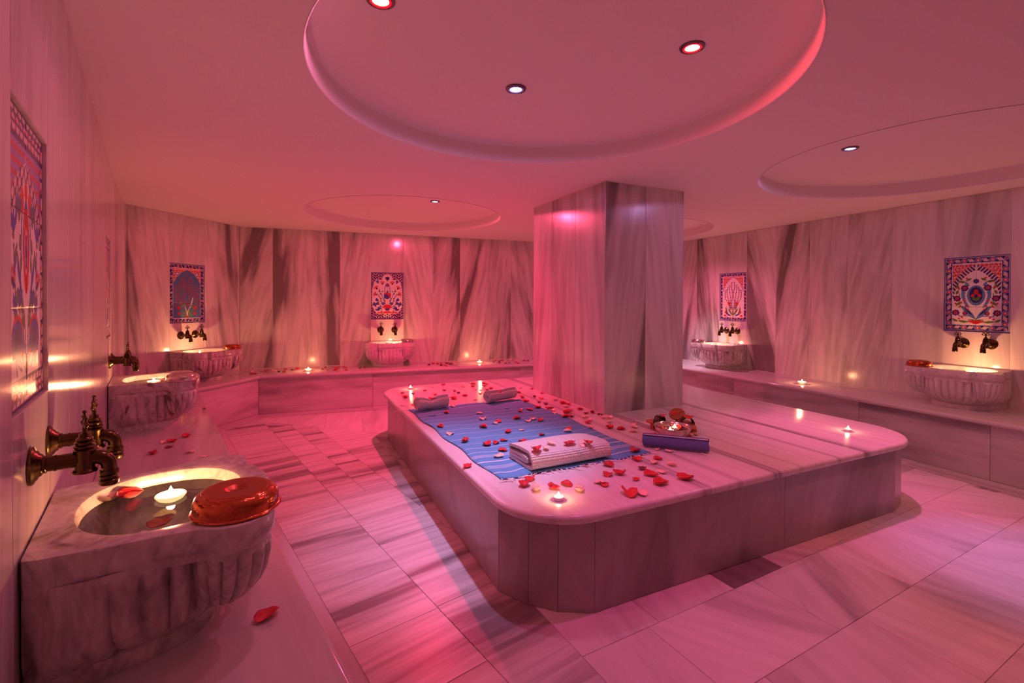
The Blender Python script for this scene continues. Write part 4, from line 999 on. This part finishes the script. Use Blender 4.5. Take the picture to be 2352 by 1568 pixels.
def cl_pt(u, v):
    p = (c00 * (1 - u) + c10 * u) * (1 - v) + (c01 * (1 - u) + c11 * u) * v
    d = (c01 - c00).normalized(); e = (c10 - c00).normalized()
    wob = .006 * math.sin(u * 19 + v * 6) + .004 * math.sin(u * 37 + v * 11)
    edge = .010 * math.sin(v * 21) * (1 - u) ** 6 - .012 * math.sin(v * 9 + 1) * u ** 6
    return p + d * wob + e * edge
v3 = []; f3 = []; uv = []
ox, oy = cloth.location.x, cloth.location.y
for j, v in enumerate(rows):
    for i in range(NU + 1):
        u = i / NU; p = cl_pt(u, v); hem = .0025 * (math.exp(-((u - .035) / .008) ** 2)) + .002 * math.exp(-((u - .985) / .006) ** 2)
        v3.append((p.x - ox, p.y - oy, .0055 + H0(p.x, p.y) + hem * .6)); uv.append((u * 1.0, v * 1.64))
n1 = NU + 1
for j in range(len(rows) - 1):
    for i in range(NU): f3.append((j * n1 + i, j * n1 + i + 1, (j + 1) * n1 + i + 1, (j + 1) * n1 + i))
me = mesh('cloth', v3, f3, True); ul = me.uv_layers.new(name='UVMap')
for l in me.loops: ul.data[l.index].uv = uv[l.vertex_index]
me.materials.append(M['blue']); me.materials.append(M['stripe'])
for p in me.polygons: p.material_index = 1 if flag[p.index // NU] else 0
fix(me)
o = obj('weave', me, None, cloth); md = o.modifiers.new('thick', 'SOLIDIFY'); md.thickness = .0022; md.offset = -1
def tassel(p, d, n=7, L=.05, r=.0030):
    pts = []; a = math.atan2(d.y, d.x); q = Vector((p.x, p.y)); z = .0055
    for k in range(n):
        pts.append((q.x - ox, q.y - oy, max(.0042, z + .002 * math.sin(k * 1.3)))); a += rnd.uniform(-.75, .75); q = q + Vector((math.cos(a), math.sin(a))) * (L / n); z = .003
    return tube(pts, [r] * (n - 1) + [r * .5], 6)
dl_ = (c01 - c00).normalized()
for k in range(34):
    u = .004 + k / 33 * .99; side = 1 if rnd.random() < .5 else -1
    obj('tassel', tassel(cl_pt(u, 1.0), dl_ + (c10 - c00).normalized() * rnd.uniform(-1.6, 1.9), L=rnd.uniform(.035, .065)), M['fringe'], cloth)
# the looped tassel at the near corner and the single thread at the far left corner
p = cl_pt(0, 1.0); pts = [(p.x - ox + .03 + .028 * math.cos(R(a)), p.y - oy - .004 + .017 * math.sin(R(a)), .004 + .003 * (a / 400)) for a in range(20, 390, 20)] + [(p.x - ox - .005, p.y - oy - .035, .003), (p.x - ox - .004, p.y - oy - .055, .003)]
obj('tassel', tube(pts, .0024, 6), M['fringe'], cloth)
p = cl_pt(0, 0); obj('tassel', tube([(p.x - ox, p.y - oy, .004), (p.x - ox - .04, p.y - oy - .01, .006), (p.x - ox - .085, p.y - oy - .04, .004), (p.x - ox - .10, p.y - oy - .065, .002)], .0018, 6), M['fringe'], cloth)

# ------------------------------------------------------------------ folded and rolled towels
def band(path, th, length, name, mat, parent, ends=.004, nl=24, sag=None, uvs=1.0, wav=0.0):
    """a strip of cloth whose cross-section follows path (y, z), extruded along x"""
    P = [Vector(p) for p in path]; n = len(P); nor = []
    for i in range(n):
        t = (P[min(n - 1, i + 1)] - P[max(0, i - 1)]).normalized(); nor.append(Vector((-t.y, t.x)))
    s = [0]
    for i in range(1, n): s.append(s[-1] + (P[i] - P[i - 1]).length)
    sec = [P[i] + nor[i] * th / 2 for i in range(n)] + [P[i] - nor[i] * th / 2 for i in range(n - 1, -1, -1)]
    ss = s + s[::-1]; m = len(sec); v = []; f = []; uv_ = []
    for k in range(nl + 1):
        x = -length / 2 + length * k / nl
        for i, q in enumerate(sec):
            kk = i if i < n else 2 * n - 1 - i
            xo = wav * math.sin(ss[i] * 55 + 1) if k in (0, nl) else 0
            z = q.y + (sag(x, q.y, q.x) if sag else 0)
            v.append((x + xo, q.x, z)); uv_.append((x * uvs, ss[i] * uvs))
    for k in range(nl):
        for i in range(m): f.append((k * m + i, k * m + (i + 1) % m, (k + 1) * m + (i + 1) % m, (k + 1) * m + i))
    # end caps as quads between the two faces of the strip
    for k in (0, nl):
        for i in range(n - 1): f.append((k * m + i, k * m + i + 1, k * m + m - 2 - i, k * m + m - 1 - i))
    me = mesh(name, v, f); ul = me.uv_layers.new(name='UVMap')
    for l in me.loops: ul.data[l.index].uv = uv_[l.vertex_index]
    fix(me); me.shade_smooth(); me.set_sharp_from_angle(angle=R(50))
    return obj(name, me, mat, parent)
def racetrack(w, h, r, n=6, start=0.0):
    """closed-ish flattened loop (clockwise from the lower back corner)"""
    pts = []
    for cx_, cz, a0 in ((w / 2 - r, r, -90), (w / 2 - r, h - r, 0), (-w / 2 + r, h - r, 90), (-w / 2 + r, r, 180)):
        pts += [(cx_ + r * math.cos(R(a0 + 90 * k / n)), cz + r * math.sin(R(a0 + 90 * k / n))) for k in range(n + 1)]
    return pts
# folded white towel, near end of the cloth
_a, _b = at(1224, 1089, P_Z), at(1400, 1056, P_Z); fp0, fp1 = Vector((_a.x, _a.y)), Vector((_b.x, _b.y)); fdir = (fp1 - fp0).normalized(); fc = (fp0 + fp1) / 2 + Vector((-fdir.y, fdir.x)) * .135
zc = P_Z + .0100
ft = thing('folded_towel', 'white waffle towel folded thick, lying across the blue cloth', 'towel', (fc.x, fc.y, zc), math.atan2(fdir.y, fdir.x))
def sag1(x, z, y): return -.012 * max(0, (x - .16) / .1) ** 2 * (z / .1) + .003 * math.sin(x * 14 + y * 9) * (z / .1)
outer = [(.115, .012)] + [(-.02, .010), (-.10, .011)] + [(-.105 + .036 * math.cos(R(a)), .047 + .036 * math.sin(R(a)) + (.0 if a > 180 else .0)) for a in range(250, 89, -20)] + [(-.08, .087), (0, .089), (.09, .082), (.118, .074), (.124, .062), (.118, .052), (.10, .047), (.02, .052), (-.06, .054), (-.085, .046), (-.08, .036), (-.05, .033), (.04, .030), (.11, .033)]
band(outer, .0155, .50, 'towel_layers', M['towel'], ft, sag=sag1, wav=.004)
# rolled towels at the far end of the cloth
def roll(name, p0, p1, r, th, turns, mat, label, z, group, squash=1.0, dent=0.0):
    d = (p1 - p0); L_ = d.length; c = (p0 + p1) / 2 + Vector((-d.y, d.x)).normalized() * r
    t = thing(name, label, 'towel', (c.x, c.y, z), math.atan2(d.y, d.x), group)
    pts = []; n = int(turns * 22); r0 = .010
    for k in range(n + 1):
        a = 2 * PI * turns * k / n; rr = r0 + (r - th / 2 - r0) * (k / n) ** .9; pts.append((rr * math.cos(a - 1.9), r * squash + rr * squash * math.sin(a - 1.9)))
    band(pts, th, L_, 'rolled_cloth', mat, t, wav=.005, nl=20, sag=(lambda x, z, y: -dent * math.exp(-((x + .02) / .05) ** 2) * max(0, z / (2 * r))) if dent else None)
    return t
V2a = lambda x, y: Vector((at(x, y, P_Z).x, at(x, y, P_Z).y))
roll('rolled_towel', V2a(963, 950), V2a(1034, 940), .056, .014, 2.6, M['towel'], 'left rolled white towel at the far end of the blue cloth', P_Z + .009, 'rolled white towels', .98, .022)
roll('rolled_towel', V2a(1129, 931), V2a(1190, 919), .055, .014, 2.6, M['towel'], 'right rolled white towel at the far end of the blue cloth', P_Z + .009, 'rolled white towels', .98, .006)
bt = roll('rolled_towel', V2a(1476, 1029), V2a(1628, 1045), .0425, .010, 2.6, M['blue_red_lit'], 'rolled blue cloth lying in front of the silver bowl', P_Z + .001, None, .95)
for x, a in ((-.02, 0), (.155, 1)):
    for k in range(4 if a else 1): obj('tassel', tube([(x, -.030, .004), (x + rnd.uniform(-.015, .02), -.044, .006), (x + rnd.uniform(-.03, .03), -.058, .002)], .0018, 6), M['fringe'], bt)
obj('stripe', mesh('stripe', [(-.18, -.022, .0775), (.18, -.022, .0775), (.18, -.016, .0795), (-.18, -.016, .0795)], [(0, 1, 2, 3)]), M['stripe'], bt)

# ------------------------------------------------------------------ silver bowl with two candles; wooden bath clogs behind it
bc_ = at(1545, 979, P_Z + .082)
silver = obj('silver_bowl', lathe([(0, .006), (.042, .004), (.048, .0), (.050, .003), (.052, .008), (.074, .020), (.093, .040), (.106, .062), (.1125, .080), (.1165, .082), (.118, .085), (.1145, .0865), (.110, .083), (.103, .062), (.089, .041), (.070, .024), (.045, .013), (0, .011)], 48, name='silver_bowl'), M['silver'], None, (bc_.x, bc_.y, P_Z + .001))
tag(silver, 'silver bowl of water with candles and petals on the platform', 'bowl')
obj('water', mesh('water', [(.099 * math.cos(2 * PI * k / 40), .099 * math.sin(2 * PI * k / 40), .058) for k in range(40)], [tuple(range(40))]), M['water'], silver)
tealight(Vector((bc_.x - .027, bc_.y - .035, P_Z + .052)), 'left tealight floating in the silver bowl', CANDLE_W * .8, 'tealights in the silver bowl')
tealight(Vector((bc_.x + .025, bc_.y + .035, P_Z + .052)), 'right tealight floating in the silver bowl', CANDLE_W * .8, 'tealights in the silver bowl')
def sole_me():
    out = [];
    for k in range(28):
        a = 2 * PI * k / 28; y = .118 * math.cos(a); x = .044 * math.sin(a) * (1 + .18 * math.sin(a * 0 + y * 12)); out.append((x, y))
    m1 = prism_me('sole', out[::-1], .034, .048, .003, .003)
    return m1
def clog(c, rz, lab):
    t = thing('wooden_clog', lab, 'clog', (c.x, c.y, P_Z + .0008), rz, 'wooden bath clogs')
    obj('sole', sole_me(), M['wood'], t)
    for y in (-.055, .06): obj('heel_block', box_me('heel_block', -.034, .034, y - .012, y + .012, 0, .034, .002), M['wood'], t)
    v = []; f = []; n = 14
    for i, (y, s) in enumerate(((-.005, 1.0), (.02, 1.02), (.045, .98))):
        for r in (1.0, .90):
            for k in range(n + 1):
                a = PI * k / n; v.append((.046 * s * r * math.cos(a), y, .040 + .052 * s * r * math.sin(a)))
    m = n + 1
    for i in range(2):
        for k in range(n):
            a = i * 2 * m + k; f.append((a, a + 1, a + 1 + 2 * m, a + 2 * m)); b = a + m; f.append((b, b + 1, b + 1 + 2 * m, b + 2 * m))
    for i in (0, 2):
        for k in range(n): a = i * 2 * m + k; f.append((a, a + 1, a + 1 + m, a + m))
    obj('strap', fix(mesh('strap', v, f, True)), M['leaf'], t)
k1, k2 = at(1521, 986, P_Z), at(1580, 989, P_Z)
clog(k1, PANG + .35, 'wooden clog with dark strap behind the silver bowl, left one')
clog(k2, PANG - .45, 'wooden clog with dark strap behind the silver bowl, right one')
k3 = at(1552, 981, P_Z)
br = thing('wooden_pad', 'orange wooden round piece leaning up behind the silver bowl', 'clog', (k3.x + .03, k3.y + .06, P_Z + .001), PANG)
o = obj('disc', lathe([(0, -.006), (.040, -.006), (.044, -.003), (.044, .003), (.040, .006), (.034, .0045), (0, .0045)], 32, name='disc'), M['wood'], br)
o.matrix_local = Matrix.Translation((0, 0, .078)) @ Matrix.Rotation(R(50), 4, 'X') @ Matrix.Rotation(R(-25), 4, 'Y') @ Matrix.Diagonal((1.3, 1.0, 1, 1))
o = obj('handle', box_me('handle', -.012, .012, -.006, .006, 0, .060, .002), M['wood'], br)

# ------------------------------------------------------------------ rose petals
def petal_me(seed):
    r = random.Random(seed); v = [(0, 0, 0)]; f = []; n = 16; rings = 4
    a1, a2 = r.uniform(0, 6), r.uniform(0, 6); cup = r.uniform(.15, .75); fold = r.uniform(.0, .55); notch = r.uniform(.0, .22); curl = r.uniform(.05, .5); el = r.uniform(.62, .85)
    for k in range(1, rings + 1):
        q = k / rings
        for i in range(n):
            a = 2 * PI * i / n
            rad = q * (1 - notch * max(0, math.cos(a * 1.0)) ** 8 + .16 * max(0, -math.cos(a)) ** 3 + .04 * math.sin(3 * a + a1))
            x, y = rad * math.cos(a), rad * math.sin(a) * el
            z = cup * (y * y * 1.3 + x * x * .5) + fold * abs(y) * q * .6 + .17 * q * q * math.sin(2.0 * a + a2) + .08 * q ** 3 * math.sin(5 * a + a1) + curl * max(0, x) ** 3
            v.append((x, y, z))
    mn = min(p[2] for p in v); v = [(p[0] * .5, p[1] * .5, (p[2] - mn) * .5) for p in v]
    f = [(0, 1 + i, 1 + (i + 1) % n) for i in range(n)]
    for k in range(rings - 1): f += [(1 + k * n + i, 1 + (k + 1) * n + i, 1 + (k + 1) * n + (i + 1) % n, 1 + k * n + (i + 1) % n) for i in range(n)]
    m = len(v); v += [(p[0], p[1], p[2] + .014) for p in v[:m]]; f2 = [tuple(j + m for j in q) for q in f]
    rim = [1 + (rings - 1) * n + i for i in range(n)]
    f3_ = [(rim[i], rim[(i + 1) % n], rim[(i + 1) % n] + m, rim[i] + m) for i in range(n)]
    return fix(mesh('petal', v, f + f2 + f3_, True))
PM = {c: [petal_me(100 + k) for k in range(9)] for c in 'rdp'}
for c in 'rdp':
    for me in PM[c]: me.materials.append(M['petal_' + c])
petals = []
def P_(zone, z, ox_, oy_, s, lst):
    for it in lst:
        x, y, c = it[:3]; size = it[3] if len(it) > 3 else 1.0
        petals.append((zone, at(ox_ + x * s, oy_ + y * s, z), c, size))
def on_cloth(p):
    a = c01 - c00; b = c10 - c00; d = Vector((p.x, p.y)) - c00; det = a.x * b.y - a.y * b.x
    s = (d.x * b.y - d.y * b.x) / det; t = (a.x * d.y - a.y * d.x) / det; return -.01 < s < 1.01 and -.01 < t < 1.01
PZ = P_Z + .001
P_('platform', PZ, 1130, 980, .13605, [(270, 110, 'r', 1.1), (505, 80, 'p', .7), (1290, 55, 'r', 1.1), (1275, 98, 'p', 1.1), (840, 165, 'r', .8), (520, 275, 'r', 1.1), (880, 280, 'r', 1.1), (980, 265, 'p', .7), (1340, 230, 'p', .8), (1545, 260, 'r', 1.5), (1640, 275, 'r', 1.2),
    (185, 425, 'r', 1.2), (400, 375, 'p', .9), (70, 300, 'r', 1.1), (195, 262, 'r', .9), (118, 535, 'p', 1.2), (635, 890, 'r', 1.3), (540, 1000, 'r', 1.3), (735, 1075, 'p', 1.3), (1040, 1045, 'r', 1.1), (1255, 975, 'r', 1.3), (1480, 1090, 'p', 1.1),
    (1955, 660, 'r', 1.3), (1955, 818, 'r', 1.3), (2165, 805, 'r', 1.3), (1810, 950, 'p', 1.1), (1895, 980, 'r', 1.0), (1980, 22, 'r', 1.2), (2180, 45, 'r', 1.1), (1670, 48, 'p', .9)])
P_('folded towel', P_Z + .108, 1130, 973, .13605, [(745, 455, 'r', 1.3), (905, 420, 'p', .8), (990, 340, 'p', 1.1), (1270, 345, 'r', 1.0), (1345, 335, 'r', 1.0), (1550, 325, 'p', 1.0), (1640, 335, 'r', 1.0), (1510, 390, 'p', .7)])
P_('platform', PZ, 880, 880, .106293, [(1305, 36, 'r'), (1070, 86, 'p', .7), (910, 162, 'r', .8), (420, 214, 'r', 1.1), (645, 238, 'd', .8), (485, 312, 'r', 1.2), (430, 478, 'p', .9), (655, 480, 'r', .9), (700, 395, 'r', .7), (1320, 158, 'd', .9), (1545, 175, 'r', .8), (1630, 216, 'd', .9),
    (1125, 250, 'r', 1.0), (1770, 276, 'r', 1.1), (1515, 340, 'r', 1.2), (1730, 80, 'r', 1.0), (1940, 22, 'r', 1.1), (1935, 72, 'r', 1.0), (2175, 14, 'r', 1.2), (2235, 28, 'r', .9), (2180, 66, 'r', 1.0), (2095, 246, 'r', 1.0), (2245, 144, 'd', .8), (2330, 120, 'r', .9),
    (2010, 150, 'p', .8), (2110, 168, 'p', .9), (1990, 364, 'p', .8), (1505, 525, 'p', .9), (1360, 668, 'r', 1.0), (1235, 975, 'r', 1.3), (2070, 675, 'p', 1.1), (2150, 802, 'p', 1.3), (2160, 970, 'r', 1.3), (1450, 1125, 'p', 1.2), (1770, 1290, 'r', 1.2), (2245, 1365, 'r', 1.3)])
P_('left rolled towel', P_Z + .118, 880, 880, .106293, [(1055, 345, 'r', 1.2)])
P_('right rolled towel', P_Z + .122, 900, 860, .14881, [(1680, 280, 'r', 1.0)])
P_('platform', PZ, 1340, 1020, .12755, [(825, 890, 'r', 1.7), (1050, 895, 'p', 1.2), (950, 640, 'r', .9), (1060, 445, 'd', 1.0), (1210, 560, 'r', 1.4), (1425, 520, 'p', 1.0), (1385, 720, 'r', 1.4), (1855, 635, 'r', 1.5), (1280, 345, 'p', 1.0), (1590, 385, 'p', 1.1), (1335, 272, 'r', 1.0), (965, 292, 'r', 1.2), (935, 155, 'r', 1.3)])
P_('platform', PZ, 1170, 880, .07653, [(325, 140, 'p'), (690, 172, 'r', .8), (275, 290, 'r', .9), (385, 436, 'r', 1.2), (750, 408, 'd', .9), (950, 462, 'r', 1.1), (1380, 510, 'p', 1.2), (510, 580, 'r', 1.1), (895, 578, 'd', .7), (1090, 635, 'd', 1.0), (1600, 610, 'r', 1.2), (1750, 648, 'r', 1.1), (1695, 705, 'p', 1.1), (865, 755, 'r', 1.2),
    (1170, 765, 'r', 1.0), (1265, 755, 'd', .9), (1290, 812, 'p', 1.1), (1345, 938, 'p', 1.0), (1820, 815, 'r', 1.1), (1720, 890, 'r', 1.3), (2130, 790, 'r', 1.1), (2290, 912, 'd', .8), (1715, 1050, 'r', 1.3), (1870, 1008, 'd', .9), (605, 820, 'r', 1.2), (315, 870, 'r', 1.0), (350, 815, 'p', .7), (235, 1100, 'r', 1.3), (560, 1165, 'p', 1.2), (710, 1112, 'p', 1.0), (925, 1150, 'r', 1.2), (985, 305, 'r', .8)])
P_('platform', PZ, 1330, 900, .10204, [(300, 472, 'd', 1.0), (485, 524, 'd', .9), (110, 578, 'p', .7), (175, 570, 'p', .8), (235, 640, 'p', .9), (210, 702, 'r', 1.1), (540, 592, 'p', 1.1), (690, 582, 'p', 1.1), (680, 685, 'p', 1.2), (270, 845, 'p', .9), (680, 805, 'r', 1.3), (945, 842, 'r', 1.2), (1235, 742, 'p', 1.0), (1240, 800, 'p', 1.1), (1220, 900, 'p', 1.1)])
P_('platform', PZ, 960, 940, .114823, [(1610, 275, 'r', 1.2), (1535, 313, 'p', .8), (990, 1145, 'r', 1.1)])
P_('far bench', S_Z + .0008, 540, 820, .144558, [(270, 272, 'r', 1.2), (320, 266, 'r', .9), (430, 230, 'p', 1), (500, 228, 'r', 1.3), (695, 235, 'd'), (800, 196, 'r', 1), (780, 238, 'r', 1.1), (910, 209, 'd'), (985, 188, 'r', 1.1), (1285, 168, 'r', 1.1), (1390, 196, 'd', .8), (1435, 168, 'd', .8), (1460, 207, 'r', .9), (1600, 178, 'r', 1.3), (1592, 210, 'r', 1.2),
    (1660, 158, 'r'), (1725, 150, 'r', 1.2), (1755, 175, 'r', .9), (1770, 208, 'r', .9), (1985, 181, 'd', .9), (2060, 169, 'd', .8), (620, 226, 'p', 1), (255, 240, 'p', 1), (680, 192, 'p', .8), (1700, 212, 'p', .7)])
P_('far bench', S_Z + .0008, 960, 810, .119048, [(215, 236, 'd'), (290, 212, 'r', 1.3), (380, 220, 'r', 1.1), (450, 208, 'r', 1.1), (550, 204, 'd', 1.1), (585, 214, 'r'), (630, 226, 'd', 1.1), (445, 248, 'd'), (510, 243, 'd', .8), (545, 262, 'r', .9), (720, 203, 'p', 1.1), (1490, 156, 'r', 1.1), (1465, 181, 'd', .8), (1570, 172, 'd', .8), (1620, 146, 'r', 1),
    (1515, 197, 'p', .8), (1570, 196, 'd', .8), (1630, 206, 'p', .8), (1690, 203, 'd', 1), (1785, 142, 'p', .9), (1770, 198, 'd', .8), (1890, 187, 'r'), (1930, 205, 'r', 1.1), (1885, 152, 'p', .9), (2045, 158, 'r', .9), (2120, 159, 'd', .9), (1700, 162, 'p', .9), (2000, 154, 'p', .8)])
P_('left bench', S_Z + .0008, 0, 800, .489694, [(715, 494, 'r', 1.1), (797, 463, 'd', .9), (768, 443, 'p', .9), (810, 438, 'r', 1.0), (876, 413, 'r', 1.1), (895, 488, 'p', .9), (963, 513, 'p', 1.1), (960, 282, 'd', .8), (1248, 1262, 'r', 1.35)])
P_('foreground basin', WZ + .001, 0, 800, .489694, [(610, 700, 'r', 1.3), (700, 628, 'r', 1.2), (500, 715, 'p', 1.0), (560, 690, 'p', .9)])
P_('foreground basin', WZ - .05, 0, 800, .489694, [(770, 795, 'p', 1.1), (755, 832, 'r', 1.1)])
P_('bowl', PZ, 1440, 920, .0935374, [(650, 862, 'r', 1.1), (700, 720, 'r', .8), (985, 878, 'p', 1.1), (1210, 878, 'p', 1.2), (1640, 830, 'p', 1.3), (740, 1215, 'p', .7), (1050, 1258, 'p', .9), (1580, 895, 'p', 1.0), (1480, 885, 'r', .9), (1380, 870, 'r', 1.1), (1430, 1235, 'd', .01)])
P_('silver bowl', P_Z + .060, 1440, 920, .0935374, [(830, 655, 'r', .9), (1250, 668, 'r', 1.0), (1180, 640, 'r', .8), (1300, 705, 'r', .8), (930, 690, 'r', .6)])
P_('left clog strap', P_Z + .094, 1440, 920, .0935374, [(870, 385, 'r', 1.25)])
P_('right clog strap', P_Z + .094, 1440, 920, .0935374, [(1520, 445, 'r', 1.35)])
P_('wooden piece', P_Z + .095, 1440, 920, .0935374, [(1160, 345, 'r', 1.25)])
for key, x, y, c in (('b4', .03, .22, 'd'), ('b4', -.13, .22, 'r'), ('b2', -.10, .28, 'r'), ('b6', .10, .30, 'r'), ('b6', -.12, .26, 'd')):
    q = on_basin(key, x, y); petals.append(({'b4': 'straight-on far basin', 'b2': 'second left basin', 'b6': 'right-hand basin'}[key], Vector((q.x, q.y, WZ + .001)), c, 1.0))
LM = {'platform': [('the near-corner tealight', at(1283, 1148, P_Z)), ('the far-left tealight', at(943, 893, P_Z)), ('the folded towel', Vector((fc.x, fc.y, 0))), ('the left rolled towel', Vector((-.67, 4.05, 0))), ('the right rolled towel', Vector((-.07, 4.33, 0))), ('the pillar', Vector((.60, 3.9, 0))), ('the rolled blue cloth', Vector((.96, 2.78, 0)))],
      'far bench': [('the left bench candle', at(708, 852, S_Z)), ('the right bench candle', at(1101.5, 834, S_Z)), ('the straight-on basin', Vector(tuple(WB.pt(1.8, .3)) + (0,)))]}
CN = {'r': 'red', 'd': 'dark red', 'p': 'pale pink'}
ORD = ['', 'second ', 'third ', 'fourth ', 'fifth ', 'sixth ', 'seventh ', 'eighth ', 'ninth ', 'tenth ', 'eleventh ', 'twelfth ', 'thirteenth ', 'fourteenth ', 'fifteenth ', 'sixteenth ', 'seventeenth ', 'eighteenth ', 'nineteenth ', 'twentieth ']
groups = {}
for i, (zone, p, c, s) in enumerate(petals):
    if s < .1: continue
    surf = zone
    if zone == 'platform': surf = 'blue cloth' if on_cloth(p) else 'marble platform'
    if zone in LM:
        nm, q = min(LM[zone], key=lambda l: (Vector((l[1].x, l[1].y)) - Vector((p.x, p.y))).length); d = (Vector((q.x, q.y)) - Vector((p.x, p.y))).length
    elif zone == 'bowl': nm, d = 'the silver bowl', (Vector((bc_.x, bc_.y)) - Vector((p.x, p.y))).length; surf = 'marble platform'
    elif zone == 'left bench': nm, d = 'the viewer', Vector((p.x, p.y)).length
    else: nm, d = 'the viewer', Vector((p.x, p.y)).length
    groups.setdefault((c, surf, nm), []).append((d, i))
for (c, surf, nm), lst in groups.items():
    lst.sort()
    for k, (d, i) in enumerate(lst):
        zone, p, cc, s = petals[i]
        if len(lst) == 1: lab = '%s rose petal on the %s%s' % (CN[c], surf, (', the one by ' + nm[4:] if False else ', closest to ' + nm) if nm != 'the viewer' else '')
        else: lab = '%s rose petal on the %s, %sclosest to %s' % (CN[c], surf, ORD[k], nm)
        if 'basin' in surf: lab = lab.replace('on the', 'afloat in the')
        me = PM[cc][rnd.randrange(9)]
        z = p.z
        if surf == 'blue cloth': z = P_Z + .0075 + H0(p.x, p.y)
        o = bpy.data.objects.new('rose_petal', me); link(o); k2_ = .052 * s * rnd.uniform(.92, 1.05)
        o.location = (p.x, p.y, z); o.scale = (k2_, k2_, k2_ * rnd.uniform(.7, 1.1)); o.rotation_euler = (rnd.uniform(-.05, .05), rnd.uniform(-.05, .05), rnd.uniform(0, 6.28))
        tag(o, lab, 'petal', 'rose petals on the ' + ('far bench' if zone == 'far bench' else surf))
